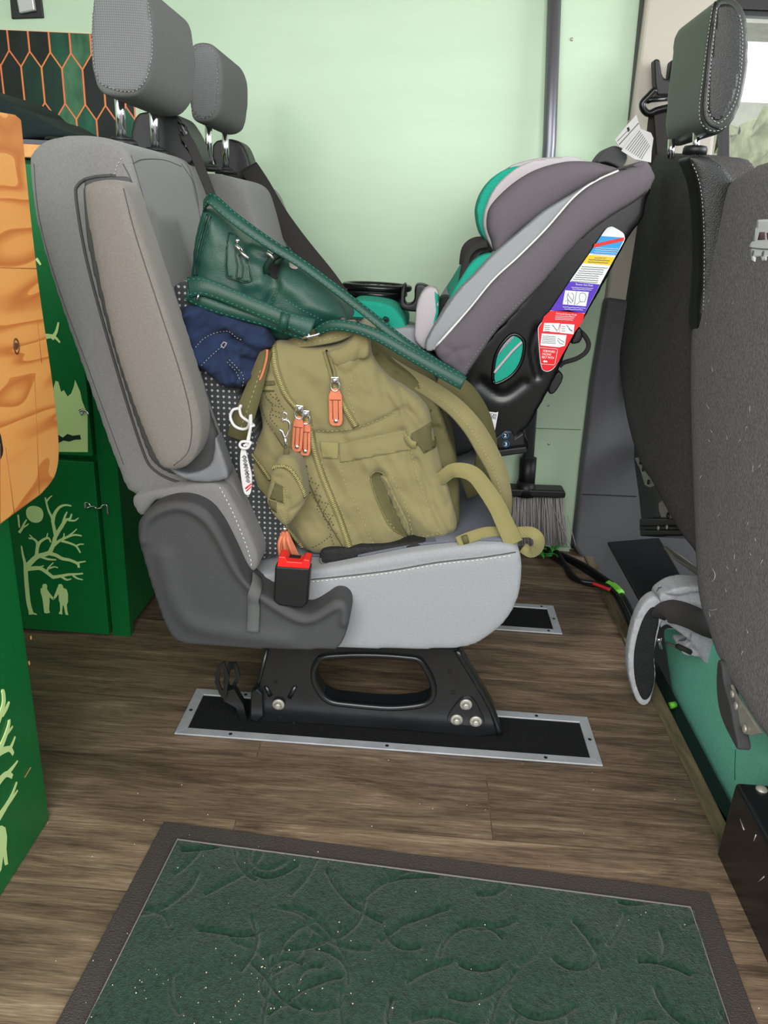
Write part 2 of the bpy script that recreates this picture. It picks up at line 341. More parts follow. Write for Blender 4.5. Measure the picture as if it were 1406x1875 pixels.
M = dict(
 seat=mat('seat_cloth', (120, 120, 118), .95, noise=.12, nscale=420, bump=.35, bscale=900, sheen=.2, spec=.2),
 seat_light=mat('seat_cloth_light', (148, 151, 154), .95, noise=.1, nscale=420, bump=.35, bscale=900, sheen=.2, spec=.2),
 arm=mat('armrest_cloth', (122, 118, 112), .95, noise=.12, nscale=350, bump=.4, bscale=800, sheen=.2, spec=.2),
 ribbed=weave('ribbed_cloth', (104, 104, 102), (122, 122, 119), 90, 420, axes=('Y', 'Z')),
 headc=weave('headrest_cloth', (98, 99, 100), (124, 124, 126), 330, 330),
 headp=mat('headrest_plain_cloth', (108, 109, 108), .95, noise=.12, nscale=500, bump=.35, bscale=900, spec=.2),
 dots=weave('dotted_cloth', (58, 59, 61), (165, 165, 162), 110, 110, thr=1.25, axes=('X', 'Z'), bump=.2),
 insert=mat('cushion_insert_cloth', (96, 99, 108), .95, noise=.2, nscale=600, bump=.3, spec=.2),
 plas=mat('dark_grey_plastic', (66, 66, 68), .62, noise=.12, nscale=700, bump=.5, bscale=1100),
 plas_l=mat('grey_plastic', (112, 114, 117), .6, noise=.06, nscale=300, bump=.2, bscale=900),
 black=mat('black_plastic', (20, 20, 22), .45, bump=.15, bscale=900),
 gloss=mat('gloss_black_plastic', (14, 14, 16), .22),
 blackm=mat('black_steel', (24, 25, 27), .33, noise=.3, nscale=9, bump=.1, bscale=60, coat=.3),
 carpet=mat('black_carpet', (26, 26, 27), .95, noise=.5, nscale=300, bump=1, bscale=320, spec=.15),
 alu=mat('brushed_aluminium', (182, 186, 190), .42, metal=.4, noise=.14, nscale=14, bump=.1, bscale=200),
 chrome=mat('chrome', (225, 226, 230), .1, metal=1),
 steel=mat('bare_steel', (176, 172, 162), .38, metal=.4, noise=.15, nscale=20),
 hole=mat('dark_hole', (8, 8, 8), .8),
 red=mat('red_plastic', (225, 32, 28), .35),
 belt=mat('belt_webbing', (44, 41, 40), .8, bump=.5, bscale=1400, noise=.12, nscale=900),
 belt_g=mat('grey_webbing', (92, 93, 92), .85, bump=.5, bscale=1400, noise=.12, nscale=900),
 white=mat('white_thread', (208, 206, 198), .9),
 thread=mat('grey_thread', (172, 171, 165), .9),
 dseam=mat('dark_seam', (74, 74, 73), .9),
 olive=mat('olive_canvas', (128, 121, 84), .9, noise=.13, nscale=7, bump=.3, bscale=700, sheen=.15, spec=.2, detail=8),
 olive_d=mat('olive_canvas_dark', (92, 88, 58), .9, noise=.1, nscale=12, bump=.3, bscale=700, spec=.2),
 olive_w=weave('olive_webbing', (122, 116, 72), (142, 136, 92), 500, 500, bump=.3),
 olive_z=mat('olive_zip', (118, 111, 68), .7, bump=.6, bscale=1600),
 olive_t=mat('olive_thread', (162, 155, 104), .9),
 olive_q=mat('olive_dark_thread', (74, 71, 40), .9),
 leather=mat('tan_leather', (196, 112, 78), .5, noise=.08, nscale=90, bump=.25, bscale=500),
 leather_d=mat('tan_leather_dark', (120, 58, 38), .6),
 green=mat('green_leather', (18, 64, 53), .48, noise=.12, nscale=25, bump=.25, bscale=650),
 green_t=mat('green_thread', (58, 138, 118), .8),
 green_d=mat('green_piping', (8, 42, 34), .45),
 denim=mat('denim', (15, 27, 52), .95, nscale=30, bump=.5, bscale=900, rgb2=(28, 46, 80), detail=8),
 denim_t=mat('denim_thread', (150, 150, 140), .9),
 teal=mat('teal_cloth', (24, 158, 134), .9, noise=.08, nscale=200, bump=.3, bscale=900),
 bin=mat('teal_felt', (134, 220, 194), .95, noise=.12, nscale=260, bump=.5, bscale=700, spec=.15),
 cs=mat('mauve_grey_cloth', (104, 98, 104), .92, noise=.07, nscale=500, bump=.3, bscale=1100, spec=.2),
 csl=mat('light_grey_cloth', (150, 154, 158), .9, noise=.06, nscale=400, bump=.2, bscale=1000),
 csp=mat('pale_grey_cloth', (186, 180, 184), .9, noise=.05, nscale=400, bump=.2, bscale=1000),
 pipe=mat('white_piping', (222, 224, 220), .7),
 paper=mat('white_paper', (204, 204, 203), .7),
 ink=mat('grey_ink', (120, 122, 124), .8),
 inkd=mat('black_ink', (30, 30, 32), .8),
 lblue=mat('label_blue', (20, 150, 216), .4), lyel=mat('label_yellow', (238, 200, 0), .4), lpur=mat('label_purple', (78, 34, 186), .4),
 lred=mat('label_red', (222, 10, 26), .4), lwhite=mat('label_white', (232, 234, 236), .4),
 felt=mat('charcoal_felt', (100, 98, 100), .98, rgb2=(142, 139, 141), nscale=260, bump=.8, bscale=300, spec=.1, detail=8),
 felt2=mat('black_felt', (66, 65, 66), .98, rgb2=(104, 102, 102), nscale=260, bump=.8, bscale=300, spec=.1, detail=8),
 vinyl=mat('black_leatherette', (30, 31, 31), .42, bump=.5, bscale=420),
 vinylg=mat('smooth_leatherette', (52, 55, 51), .4, bump=.2, bscale=420),
 bristle=mat('grey_bristle', (160, 155, 155), .6, noise=.2, nscale=300),
 gpaint=mat('green_paint', (4, 104, 48), .38, noise=.09, nscale=5, bump=.12, bscale=70, detail=8),
 stencil=mat('pale_green_stencil', (206, 236, 158), .6),
 stencil_d=mat('dark_green_stencil', (6, 44, 26), .6),
 cloth_d=mat('dark_green_cloth', (16, 36, 34), .95, bump=.4, bscale=500),
 wood_e=mat('pine_edge', (206, 142, 80), .55, rgb2=(224, 164, 98), nscale=20, stretch=(2, 8, 2)),
 ply=mat('plywood_edge', (120, 108, 78), .8, rgb2=(70, 62, 44), nscale=60, stretch=(1, .15, 6), bump=.4, bscale=200),
 tarp=mat('black_rubber', (15, 15, 17), .4, bump=.3, bscale=120),
 foil=mat('leaf_green', (44, 118, 40), .6), tape=mat('green_tape', (120, 208, 60), .45), wire=mat('red_wire', (200, 40, 44), .5),
 jersey=mat('heather_jersey', (176, 176, 180), .95, noise=.14, nscale=150, bump=.5, bscale=700),
 meshp=mat('black_mesh', (22, 22, 23), .8, noise=.5, nscale=300, bump=1, bscale=260),
 trim_d=mat('charcoal_trim', (84, 84, 88), .6, bump=.3, bscale=900), trim_l=mat('greige_trim', (186, 180, 168), .7, bump=.2, bscale=700),
 crumb=mat('crumb', (214, 200, 170), .9),
 silver=mat('silver_glass', (190, 190, 188), .25, metal=.3),
)
def mint():
    m = mat('mint_panel', (188, 213, 184), .5, noise=.035, nscale=2.2, bump=.08, bscale=30, coat=.15, stretch=(1, 1, 5), detail=8)
    return m
M['mint'] = mint()
def plankmat():
    m = bpy.data.materials.new('wood_planks'); m.use_nodes = True; t = m.node_tree; p = t.nodes['Principled BSDF']; L = t.links.new
    tc = t.nodes.new('ShaderNodeTexCoord')
    mb_ = t.nodes.new('ShaderNodeMapping'); mb_.inputs['Location'].default_value = (.25, .045, 0); L(tc.outputs['Object'], mb_.inputs[0])
    br = t.nodes.new('ShaderNodeTexBrick'); L(mb_.outputs[0], br.inputs[0]); br.offset = .37; br.squash = 1
    br.inputs['Scale'].default_value = 1; br.inputs['Brick Width'].default_value = 1.1; br.inputs['Row Height'].default_value = .152; br.inputs['Mortar Size'].default_value = .0011; br.inputs['Mortar Smooth'].default_value = .3
    br.inputs['Color1'].default_value = (.35, .35, .35, 1); br.inputs['Color2'].default_value = (1, 1, 1, 1); br.inputs['Mortar'].default_value = (.05, .05, .05, 1)
    def noise(sc, st, det=8, rg=.65, dist=0):
        mm = t.nodes.new('ShaderNodeMapping'); mm.inputs['Scale'].default_value = st; L(tc.outputs['Object'], mm.inputs[0])
        # shift grain per plank
        ad = t.nodes.new('ShaderNodeVectorMath'); ad.operation = 'MULTIPLY_ADD'; L(br.outputs['Color'], ad.inputs[0]); ad.inputs[1].default_value = (7, 3, 5); L(mm.outputs[0], ad.inputs[2])
        n = t.nodes.new('ShaderNodeTexNoise'); n.inputs['Scale'].default_value = sc; n.inputs['Detail'].default_value = det; n.inputs['Roughness'].default_value = rg; n.inputs['Distortion'].default_value = dist; L(ad.outputs[0], n.inputs[0]); return n.outputs[0]
    g1 = noise(2.2, (1.6, 14, 1), 10, .72, .6); g2 = noise(9, (1.2, 26, 1), 8, .7, .3)
    g3 = noise(14, (2.2, 55, 1), 4, .6)
    g = mnode(t, 'ADD', mnode(t, 'ADD', mnode(t, 'MULTIPLY', g1, .5), mnode(t, 'MULTIPLY', g2, .27)), mnode(t, 'MULTIPLY', g3, .23))
    r = t.nodes.new('ShaderNodeValToRGB'); e = r.color_ramp.elements
    e[0].position = .36; e[0].color = srgb(52, 42, 35); e[1].position = .64; e[1].color = srgb(186, 166, 140)
    k = e.new(.46); k.color = srgb(104, 86, 70); k = e.new(.55); k.color = srgb(142, 121, 98)
    L(g, r.inputs[0])
    mx = t.nodes.new('ShaderNodeMix'); mx.data_type = 'RGBA'; mx.blend_type = 'MULTIPLY'; mx.inputs[0].default_value = .55; L(r.outputs[0], mx.inputs[6]); L(br.outputs['Color'], mx.inputs[7])
    L(mx.outputs[2], p.inputs['Base Color']); p.inputs['Roughness'].default_value = .42
    bp = t.nodes.new('ShaderNodeBump'); bp.inputs['Strength'].default_value = .35; bp.inputs['Distance'].default_value = .003; L(g, bp.inputs['Height']); L(bp.outputs[0], p.inputs['Normal'])
    return m
def pinemat():
    m = bpy.data.materials.new('pine_board'); m.use_nodes = True; t = m.node_tree; p = t.nodes['Principled BSDF']; L = t.links.new
    tc = t.nodes.new('ShaderNodeTexCoord'); mp = t.nodes.new('ShaderNodeMapping'); mp.inputs['Rotation'].default_value = (math.radians(-14), 0, 0); mp.inputs['Scale'].default_value = (1, .8, 4.5); L(tc.outputs['Object'], mp.inputs[0])
    w = t.nodes.new('ShaderNodeTexNoise'); w.inputs['Scale'].default_value = 2.6; w.inputs['Detail'].default_value = 1.5; w.inputs['Distortion'].default_value = .5; L(mp.outputs[0], w.inputs[0])
    f = mnode(t, 'FRACT', mnode(t, 'MULTIPLY', w.outputs[0], 9))
    r = t.nodes.new('ShaderNodeValToRGB'); e = r.color_ramp.elements; e[0].color = srgb(228, 160, 84); e[1].color = srgb(206, 126, 54); k = e.new(.55); k.color = srgb(224, 154, 78); k = e.new(.9); k.color = srgb(194, 110, 44)
    L(f, r.inputs[0]); L(r.outputs[0], p.inputs['Base Color']); p.inputs['Roughness'].default_value = .45; p.inputs['Coat Weight'].default_value = .2
    return m
M['planks'] = plankmat(); M['pine'] = pinemat()

# ================================================================== SETTING
YW = 2.156
def struct(name, mb, m, **k): return tag(mb.build(name, m, smooth=False, **k), kind='structure')
b = MB(); b.box((-1.9, .12, -.04), (.53, YW+.02, 0)); struct('floor', b, M['planks'])
b = MB(); b.box((.53, .12, -.22), (2.2, YW+.02, -.17)); struct('floor', b, M['carpet'])
b = MB()                                   # sill edge of the ply floor
b.box((.527, .2, -.20), (.553, YW, .003)); struct('trim_1', b, M['ply'])
b = MB(); b.box((-1.9, YW, -.05), (.60, YW+.03, 1.9)); wall = struct('wall_back', b, M['mint'])
b = MB(); b.box((-1.93, .3, -.05), (-1.9, YW, 1.9)); struct('wall_left', b, M['mint'])
b = MB(); b.box((-1.93, .25, 1.9), (1.6, YW+.03, 1.93)); struct('ceiling', b, M['trim_l'])
# pillar: black gap, dark lower trim, greige upper trim
def qy(pts, Y): return [onY(a, b_, Y) for a, b_ in pts]
b = MB(); b.prism(qy([(1181, -60), (1193, -60), (1160, 480), (1066, 1010), (1046, 1004), (1112, 545), (1150, 245)], 2.135), (0, .03, 0)); struct('trim_2', b, M['black'])
b = MB(); b.prism(qy([(1190, -60), (1345, -60), (1332, 60), (1300, 330), (1300, 560), (1110, 560), (1152, 245)], 2.12), (0, .05, 0)); o = struct('trim_3', b, M['trim_l']); bev(o, .01)
b = MB(); b.prism(qy([(1112, 545), (1210, 560), (1330, 800), (1330, 1180), (1215, 1180), (1120, 1105), (1050, 1002), (1066, 850), (1085, 700)], 2.10), (0, .05, 0)); o = struct('trim_4', b, M['trim_d']); bev(o, .012, 4)
o = MB(); line = [onY(x, y, 2.0985) for x, y in [(1066, 905), (1120, 907), (1165, 909)]]; o.tube(line, .0012, 6); struct('trim_5', o, M['hole'])
# cab side window with its frame
b = MB(); q = qy([(1322, 14), (1520, 22), (1520, 470), (1322, 470)], 2.13); q2 = qy([(1335, 26), (1505, 34), (1505, 455), (1335, 455)], 2.13)
b.ring(q, q2, (0, .03, 0)); struct('trim_6', b, M['black'])
b = MB(); b.prism(qy([(1322, -60), (1540, -60), (1540, 24), (1322, 15)], 2.12), (0, .05, 0)); struct('trim_7', b, M['black'])
gl = bpy.data.materials.new('window_glass'); gl.use_nodes = True; t = gl.node_tree; t.nodes.clear()
o_ = t.nodes.new('ShaderNodeOutputMaterial'); mxs = t.nodes.new('ShaderNodeMixShader'); tr = t.nodes.new('ShaderNodeBsdfTransparent'); gs = t.nodes.new('ShaderNodeBsdfGlossy'); gs.inputs[1].default_value = .05
mxs.inputs[0].default_value = .08; t.links.new(tr.outputs[0], mxs.inputs[1]); t.links.new(gs.outputs[0], mxs.inputs[2]); t.links.new(mxs.outputs[0], o_.inputs[0])
b = MB(); b.prism(q2, (0, .004, 0)); struct('window_1', b, gl)
# outside the cab window
b = MB(); b.box((1.2, 6.0, -.9), (9, 6.3, 1.78)); b.box((1.2, 5.8, 2.2), (9, 6.3, 3.4))
hs = tag(b.build('house', mat('pale_render', (196, 196, 180), .9, noise=.2, nscale=6), smooth=False), 'pale house wall with open porch seen through the cab side window', 'house')
V, F = remesh(*(lambda q: (q.v, q.f))((lambda q: (q.box((1.6, 4.2, -.9), (6, 4.9, 1.5)), q)[1])(MB())), .08, 3)
V = V+np.random.randn(*V.shape)*.03; tag(ob('hedge', V, F, mat('hedge_leaves', (120, 128, 78), .9, rgb2=(190, 196, 150), nscale=12, bump=1, bscale=20)), 'blurred green hedge outside the cab side window', 'hedge')
b = MB(); b.box((-8, -9, -.95), (12, 12, -.9)); struct('floor', b, mat('gravel', (150, 145, 135), .95, noise=.3, nscale=20)).name = 'ground'
# wall seams + screws on the mint wall
b = MB(); b.tube([onY(975, 784, YW-.0005), onY(1063, 787, YW-.0005)], .0012, 5); tag(b.build('trim_8', mat('seam', (120, 150, 130), .8)), kind='structure')
for i, (x, y) in enumerate([(1004, 742), (1005, 813), (1047, 72)]):
    b = MB(); b.disc(onY(x, y, YW-.001), (0, -1, 0), .004, .001, 14, .001); tag(b.build('screw', M['steel']), ['small screw in the mint wall above the panel seam by the broom', 'small screw in the mint wall just below the panel seam', 'small screw high on the mint wall right of the broom pole'][i], 'screw', 'wall screws')

# ================================================================== BENCH SEAT
bench = thing('bench_seat', 'grey cloth two-seat van bench on black steel legs, loaded with bags', 'seat', (-.25, 1.22, 0))
YN = 1.14
# --- near backrest
bp = [(50, 300), (60, 272), (88, 253), (140, 246), (200, 254), (236, 282), (258, 370), (285, 470), (330, 610), (372, 740), (412, 850), (455, 950), (470, 1000), (468, 1030), (440, 1040),
      (400, 990), (330, 925), (245, 908), (215, 862), (150, 680), (95, 520), (62, 400)]
gc = [([(205, 312), (225, 306), (240, 330), (262, 420)], .006, .004)]
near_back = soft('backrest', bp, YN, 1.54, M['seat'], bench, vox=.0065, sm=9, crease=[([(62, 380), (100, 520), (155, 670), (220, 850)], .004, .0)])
# front cushion face of the near backrest (ribbed), pushed out a little with side bolster seam
ib = [(238, 300), (260, 292), (300, 296), (320, 310), (342, 370), (375, 470), (430, 610), (500, 780), (545, 880), (560, 960), (520, 990), (470, 1000), (430, 900), (380, 770), (330, 640), (285, 500), (255, 400)]
near_front = soft('backrest_panel', [(225, 296), (255, 290), (272, 330), (290, 420), (330, 560), (380, 700), (430, 830), (470, 930), (480, 975), (430, 960), (330, 760), (260, 560), (230, 400)], 1.205, 1.49, M['ribbed'], bench, vox=.007, sm=6)
dot_panel = soft('backrest_insert', [(300, 560), (330, 515), (352, 530), (400, 640), (470, 810), (520, 950), (515, 1010), (470, 1020), (440, 950), (400, 850), (340, 680)], 1.175, 1.52, M['dots'], bench, vox=.006, sm=4)
# --- far backrest
far_back = soft('backrest', [(285, 330), (300, 318), (350, 318), (400, 318), (440, 335), (462, 380), (490, 460), (530, 570), (600, 720), (590, 780), (450, 740), (380, 600), (320, 450)], 1.575, 1.97, M['seat'], bench, vox=.008, sm=7)
# --- armrest, folded up along the backrest
rec = [(150, 335), (162, 322), (210, 322), (238, 330), (262, 420), (320, 590), (380, 760), (412, 850), (412, 878), (390, 888), (340, 878), (290, 858), (262, 815), (205, 640), (160, 460)]
b_ = soft('armrest_recess', rec, YN-.0045, YN+.02, M['dseam'], bench, vox=.005, sm=3)
trim = soft('armrest_hinge_cover', [(300, 850), (340, 868), (385, 850), (390, 790), (372, 740), (415, 860), (408, 880), (370, 884), (330, 876)], YN-.03, YN+.01, M['plas_l'], bench, vox=.004, sm=4)
arm = soft('armrest', [(153, 352), (165, 334), (200, 328), (228, 338), (250, 400), (285, 505), (325, 625), (362, 745), (368, 800), (355, 840), (330, 860), (300, 858), (280, 830), (240, 730), (205, 620), (172, 470)], YN-.052, YN+.01, M['arm'], bench, vox=.005, sm=9, bulge=.008, R=.03,
           crease=[([(238, 345), (262, 430), (300, 545), (340, 680), (362, 780), (350, 835), (325, 858)], .0035, .003)])
b = MB(); line_on(b, [arm], [(226, 345), (248, 430), (290, 560), (332, 690), (350, 770), (345, 825), (318, 852)], .0008, 0); b.build('seam', M['dseam'], arm)
b = MB(); line_on(b, [near_back, b_], [(212, 322), (168, 326), (144, 338), (140, 365), (160, 480), (205, 645), (258, 815), (285, 862), (340, 886), (395, 892), (412, 880)], .0022, .001); b.build('recess_piping', M['plas'], bench)
b = MB(); line_on(b, near_back, [(62, 300), (72, 400), (105, 520), (160, 670), (226, 850)], .0007, 0); line_on(b, near_back, [(225, 300), (240, 330), (262, 400)], .0008, 0)
line_on(b, near_back, [(240, 285), (262, 360), (285, 440), (330, 580), (385, 740), (425, 850)], .0008, 0); b.build('seam', M['dseam'], near_back)
b = MB(); line_on(b, [near_back, near_front], [(243, 300), (262, 292), (300, 293), (332, 305)], .0008, 0); line_on(b, [near_back, near_front], [(332, 300), (356, 340), (366, 400)], .0008, 0); b.build('seam', M['dseam'], near_front)
b = MB(); stitch(b, near_back, [(222, 290), (212, 310), (210, 326)], 4, 3, .0006); stitch(b, near_back, [(395, 890), (412, 920), (435, 970), (455, 1010), (462, 1030)], 4, 3, .0007); b.build('stitching', M['thread'], near_back)
# --- headrests
def headrest(near):
    Y0, Y1 = (1.215, 1.43) if near else (1.64, 1.865)
    if near: px = [(165, 45), (172, -10), (200, -38), (235, -42), (262, -30), (272, 0), (280, 60), (276, 130), (262, 165), (235, 180), (195, 176), (175, 158), (166, 110)]
    else: px = [(345, 110), (348, 86), (362, 76), (385, 78), (400, 96), (408, 130), (405, 190), (396, 216), (375, 226), (352, 218), (346, 180)]
    hd = soft('headrest', px, Y0, Y1, M['headp'], bench, vox=.005, sm=14, bulge=.006, R=.04)
    k = 'near' if near else 'far'
    if near: side = crp([(172, 20), (180, -20), (205, -32), (235, -34), (262, -22), (272, 20), (278, 80), (272, 130), (258, 158), (235, 168), (200, 160), (180, 145), (170, 90)], 3, True)
    else: side = crp([(352, 110), (358, 88), (375, 84), (392, 96), (398, 130), (396, 180), (388, 210), (370, 216), (354, 206), (349, 170)], 3, True)
    b = MB(); patch_on(b, hd, side, .0016, 0, 7); sp_ = b.build('side_panel', M['headc'], hd)
    b = MB(); stitch(b, [hd, sp_], side+[side[0]], 3.5, 3, .0005, .0014, False); b.build('stitching', M['thread'], hd)
    posts = ([((221, 168), (219, 252), 1.29), ((281, 190), (283, 272), 1.40)] if near else [((381, 222), (384, 302), 1.71), ((412, 236), (414, 308), 1.81)])
    for a, c, Y in posts:
        top = onY(*a, Y); bot = onY(*c, Y); bot.x = top.x = (top.x+bot.x)/2; 
        b = MB(); b.tube([top+Vector((0, 0, .02)), bot-Vector((0, 0, .012))], .0075 if near else .0072, 16); b.build('headrest_post', M['chrome'], hd)
        b = MB(); b.disc(bot-Vector((0, 0, .012)), (0, 0, 1), .024, .009, 24, .002); b.disc(bot-Vector((0, 0, .004)), (0, 0, 1), .016, .005, 24, .001); b.build('headrest_guide', M['black'], bench)
    return hd
headrest(True); headrest(False)
# --- belt retractor housings behind each shoulder + belts
hsg = soft('belt_retractor_cover', [(240, 240), (250, 210), (275, 203), (315, 206), (335, 225), (352, 260), (352, 300), (300, 300), (245, 290)], 1.44, 1.54, M['black'], bench, vox=.004, sm=5)
b = MB(); patch_on(b, hsg, [(325, 222), (340, 232), (350, 258), (340, 255), (328, 240)], .002); patch_on(b, hsg, [(328, 245), (350, 265), (350, 285), (332, 260)], .002); b.build('belt_slot_frame', M['gloss'], hsg)
hs2 = soft('belt_retractor_cover', [(388, 275), (394, 258), (420, 254), (442, 262), (456, 292), (460, 325), (430, 330), (395, 310)], 1.88, 1.96, M['black'], bench, vox=.005, sm=4)
b = MB(); P = [(338, 248), (352, 270), (368, 310), (382, 345), (392, 372)]; b.ribbon(cr([onY(x, y, 1.425-.0*i) for i, (x, y) in enumerate(P)], 4), (.9, -1, .1), .018, .0016); b.build('seat_belt', M['belt'], bench)
b = MB(); P = [(455, 305), (478, 340), (510, 395), (550, 450), (600, 512), (640, 570)]; b.ribbon(cr([onY(x, y, 1.87-.03*i) for i, (x, y) in enumerate(P)], 4), (.35, -1, 0), .042, .0016); b.build('seat_belt', M['belt'], bench)
# --- cushions
cu = [(440, 1062), (500, 1052), (600, 1042), (700, 1022), (800, 1006), (880, 998), (930, 998), (952, 1012), (956, 1050), (950, 1095), (930, 1135), (895, 1168), (850, 1188), (760, 1192), (640, 1190), (540, 1190), (450, 1180), (430, 1120)]
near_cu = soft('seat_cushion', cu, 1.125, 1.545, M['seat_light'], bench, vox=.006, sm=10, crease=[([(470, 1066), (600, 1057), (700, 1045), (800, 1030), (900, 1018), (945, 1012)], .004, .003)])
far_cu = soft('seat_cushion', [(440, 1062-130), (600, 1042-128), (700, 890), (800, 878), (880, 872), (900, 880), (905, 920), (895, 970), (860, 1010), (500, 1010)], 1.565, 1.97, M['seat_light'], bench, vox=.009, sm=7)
b = MB(); patch_on(b, [near_cu], [(560, 1020), (600, 985), (700, 915), (850, 870), (905, 872), (944, 990), (920, 992), (860, 990), (760, 1000), (660, 1020)], .004, .0, 14); b.build('cushion_insert', M['insert'], bench)
b = MB(); stitch(b, near_cu, [(470, 1072), (560, 1066), (640, 1058), (720, 1048), (800, 1034), (880, 1025), (940, 1017)], 5, 3, .0009); b.build('stitching', M['white'], near_cu)
b = MB(); line_on(b, near_cu, [(470, 1068), (560, 1062), (640, 1054), (720, 1044), (800, 1030), (880, 1021), (944, 1011)], .0012, 0); b.build('seam', M['dseam'], near_cu)
# --- lower bolster end of the backrest beside the cushion
lb = soft('backrest_bolster', [(245, 908), (330, 890), (400, 888), (430, 925), (455, 975), (472, 1020), (468, 1045), (440, 1045), (400, 990), (350, 935), (290, 915), (262, 945), (250, 940)], YN-.028, YN+.06, M['seat'], bench, vox=.005, sm=6)
b = MB(); stitch(b, lb, [(402, 892), (420, 925), (440, 970), (458, 1020), (460, 1038)], 4.5, 3, .0008); b.build('stitching', M['white'], lb)
# --- plastic recliner cover
cov = [(252, 985), (258, 948), (285, 925), (330, 916), (372, 930), (400, 962), (425, 1010), (445, 1052), (470, 1080), (520, 1108), (560, 1125), (590, 1112), (612, 1098), (632, 1102), (641, 1122), (634, 1160), (620, 1186), (600, 1191), (500, 1190), (400, 1184), (340, 1180), (312, 1165), (285, 1100)]
cover = soft('recliner_cover', cov, 1.075, 1.135, M['plas'], bench, vox=.0045, sm=6, n=4, crease=[([(300, 1020), (318, 1090), (350, 1140), (420, 1158), (520, 1172)], .016, -.006), ([(262, 990), (268, 955), (295, 935), (330, 928), (365, 942), (395, 975), (440, 1055), (500, 1108), (560, 1136), (612, 1112), (628, 1112), (630, 1140)], .007, -.007)])
b = MB(); band_on(b, cover, [(466, 1056), (466, 1080), (466, 1110), (464, 1156)], .019, .002, .006, dflt=1.075); b.build('webbing_tab', M['belt_g'], bench)
# --- buckle
bk = MB(); P = [onY(x, y, 1.072) for x, y in [(503, 1036), (568, 1040), (562, 1108), (552, 1115), (510, 1110), (500, 1102)]]; bk.prism(P, (0, .024, 0)); o = bev(bk.build('belt_buckle', M['black'], bench, False), .004, 3)
bk = MB(); bk.prism([onY(x, y, 1.070) for x, y in [(510, 1019), (522, 1020), (526, 1028), (552, 1030), (556, 1024), (567, 1026), (566, 1042), (507, 1038)]], (0, .028, 0)); bev(bk.build('release_button', M['red'], o, False), .0015, 2)
bk = MB(); bk.prism([onY(x, y, 1.084) for x, y in [(516, 1019), (560, 1024), (558, 1034), (518, 1031)]], (0, .012, 0)); bk.build('buckle_slot', M['hole'], o, False)
bk = MB(); bk.prism([onY(x, y, 1.09) for x, y in [(520, 1108), (545, 1110), (542, 1135), (520, 1130)]], (0, .006, 0)); bk.build('buckle_stalk', M['black'], bench, False)
# --- steel leg frame
cx7 = lambda *p: [(300+a/1.7146, 1150+b/1.7146) for a, b in p]
YB = 1.205
outer = [(486, 1186), (500, 1184), (560, 1184), (640, 1185), (700, 1186), (760, 1187), (838, 1188), (852, 1215), (870, 1245), (890, 1278), (907, 1308), (916, 1345), (870, 1350), (800, 1343), (700, 1335), (600, 1328), (520, 1324), (464, 1322), (460, 1290), (468, 1262), (474, 1230)]
inner = [(578, 1218), (590, 1204), (625, 1200), (660, 1199), (700, 1200), (740, 1203), (765, 1207), (778, 1222), (790, 1245), (794, 1268), (786, 1284), (765, 1292), (720, 1296), (680, 1294), (640, 1290), (610, 1286), (592, 1276), (580, 1258), (575, 1245), (574, 1232), (575, 1226)]
def legframe(Y, name):
    b = MB(); O = [onY(x, y, Y) for x, y in outer]; I = [onY(x, y, Y) for x, y in inner]
    b.ring(O, I, (0, .045, 0)); return bev(b.build(name, M['blackm'], bench, False), .003, 2)
lf = legframe(YB, 'steel_leg')
dz = Vector((0, 0, 0))
b = MB(); O = [onY(x, y, YB)+Vector((0, .48, 0)) for x, y in outer]; I = [onY(x, y, YB)+Vector((0, .48, 0)) for x, y in inner]; b.ring(O, I, (0, .045, 0)); bev(b.build('steel_leg', M['blackm'], bench, False), .003, 2)
b = MB(); rim = cr([onY(x, y, YB-.002) for x, y in inner], 4, True); b.tube(rim, .006, 8, True); b.build('leg_rim', M['blackm'], lf)
b = MB(); b.tube(cr([onY(x, y, YB-.001) for x, y in [(836, 1190), (868, 1242), (900, 1298), (915, 1344)]], 4), .006, 8); b.build('leg_flange', M['blackm'], lf); b = MB(); b.tube([onY(x, y, YB-.001) for x, y in [(489, 1188), (476, 1240), (470, 1262)]], .004, 8); b.build('leg_flange', M['blackm'], lf)
b = MB(); b.prism([onY(x, y, YB-.012) for x, y in [(459, 1268), (470, 1262), (480, 1272), (482, 1312), (470, 1324), (457, 1318)]], (0, .02, 0)); bev(b.build('leg_foot', M['blackm'], lf, False), .003)
b = MB(); b.prism([onY(x, y, YB-.004) for x, y in crp([(842, 1282), (855, 1276), (868, 1282), (884, 1312), (886, 1326), (870, 1330), (835, 1328), (820, 1322), (822, 1308)], 4, True)], (0, .006, 0)); bev(b.build('bolt_plate', M['blackm'], lf, False), .0015)
for x, y in [(853, 1289), (836, 1317), (871, 1320), (510, 1289)]:
    b = MB(); c = onY(x, y, YB-.004); b.disc(c, (0, -1, 0), .0115, .004, 20, .0); b.disc(c-Vector((0, .004, 0)), (0, -1, 0), .0068, .006, 6, .001); b.build('bolt', M['steel'], lf)
for x, y, r in [(824, 1229, .0045), (829, 1268, .0045), (505, 1249, .003), (856, 1303, .003), (513, 1313, .003), (538, 1324, .003)]:
    b = MB(); b.disc(onY(x, y, YB-.0006), (0, -1, 0), r, .0005, 14); b.build('bolt_hole', M['hole'], lf)
for a, c in [((487, 1256), (495, 1274)), ((541, 1256), (530, 1277))]:
    b = MB(); b.tube([onY(*a, YB), onY(*c, YB)], .0045, 8); b.build('pressed_rib', M['blackm'], lf)
b = MB(); P0 = onY(640, 1190, 1.2); b.box((-.25, 1.23, .215), (.12, 1.66, .235)); b.build('seat_pan', M['black'], bench, False)
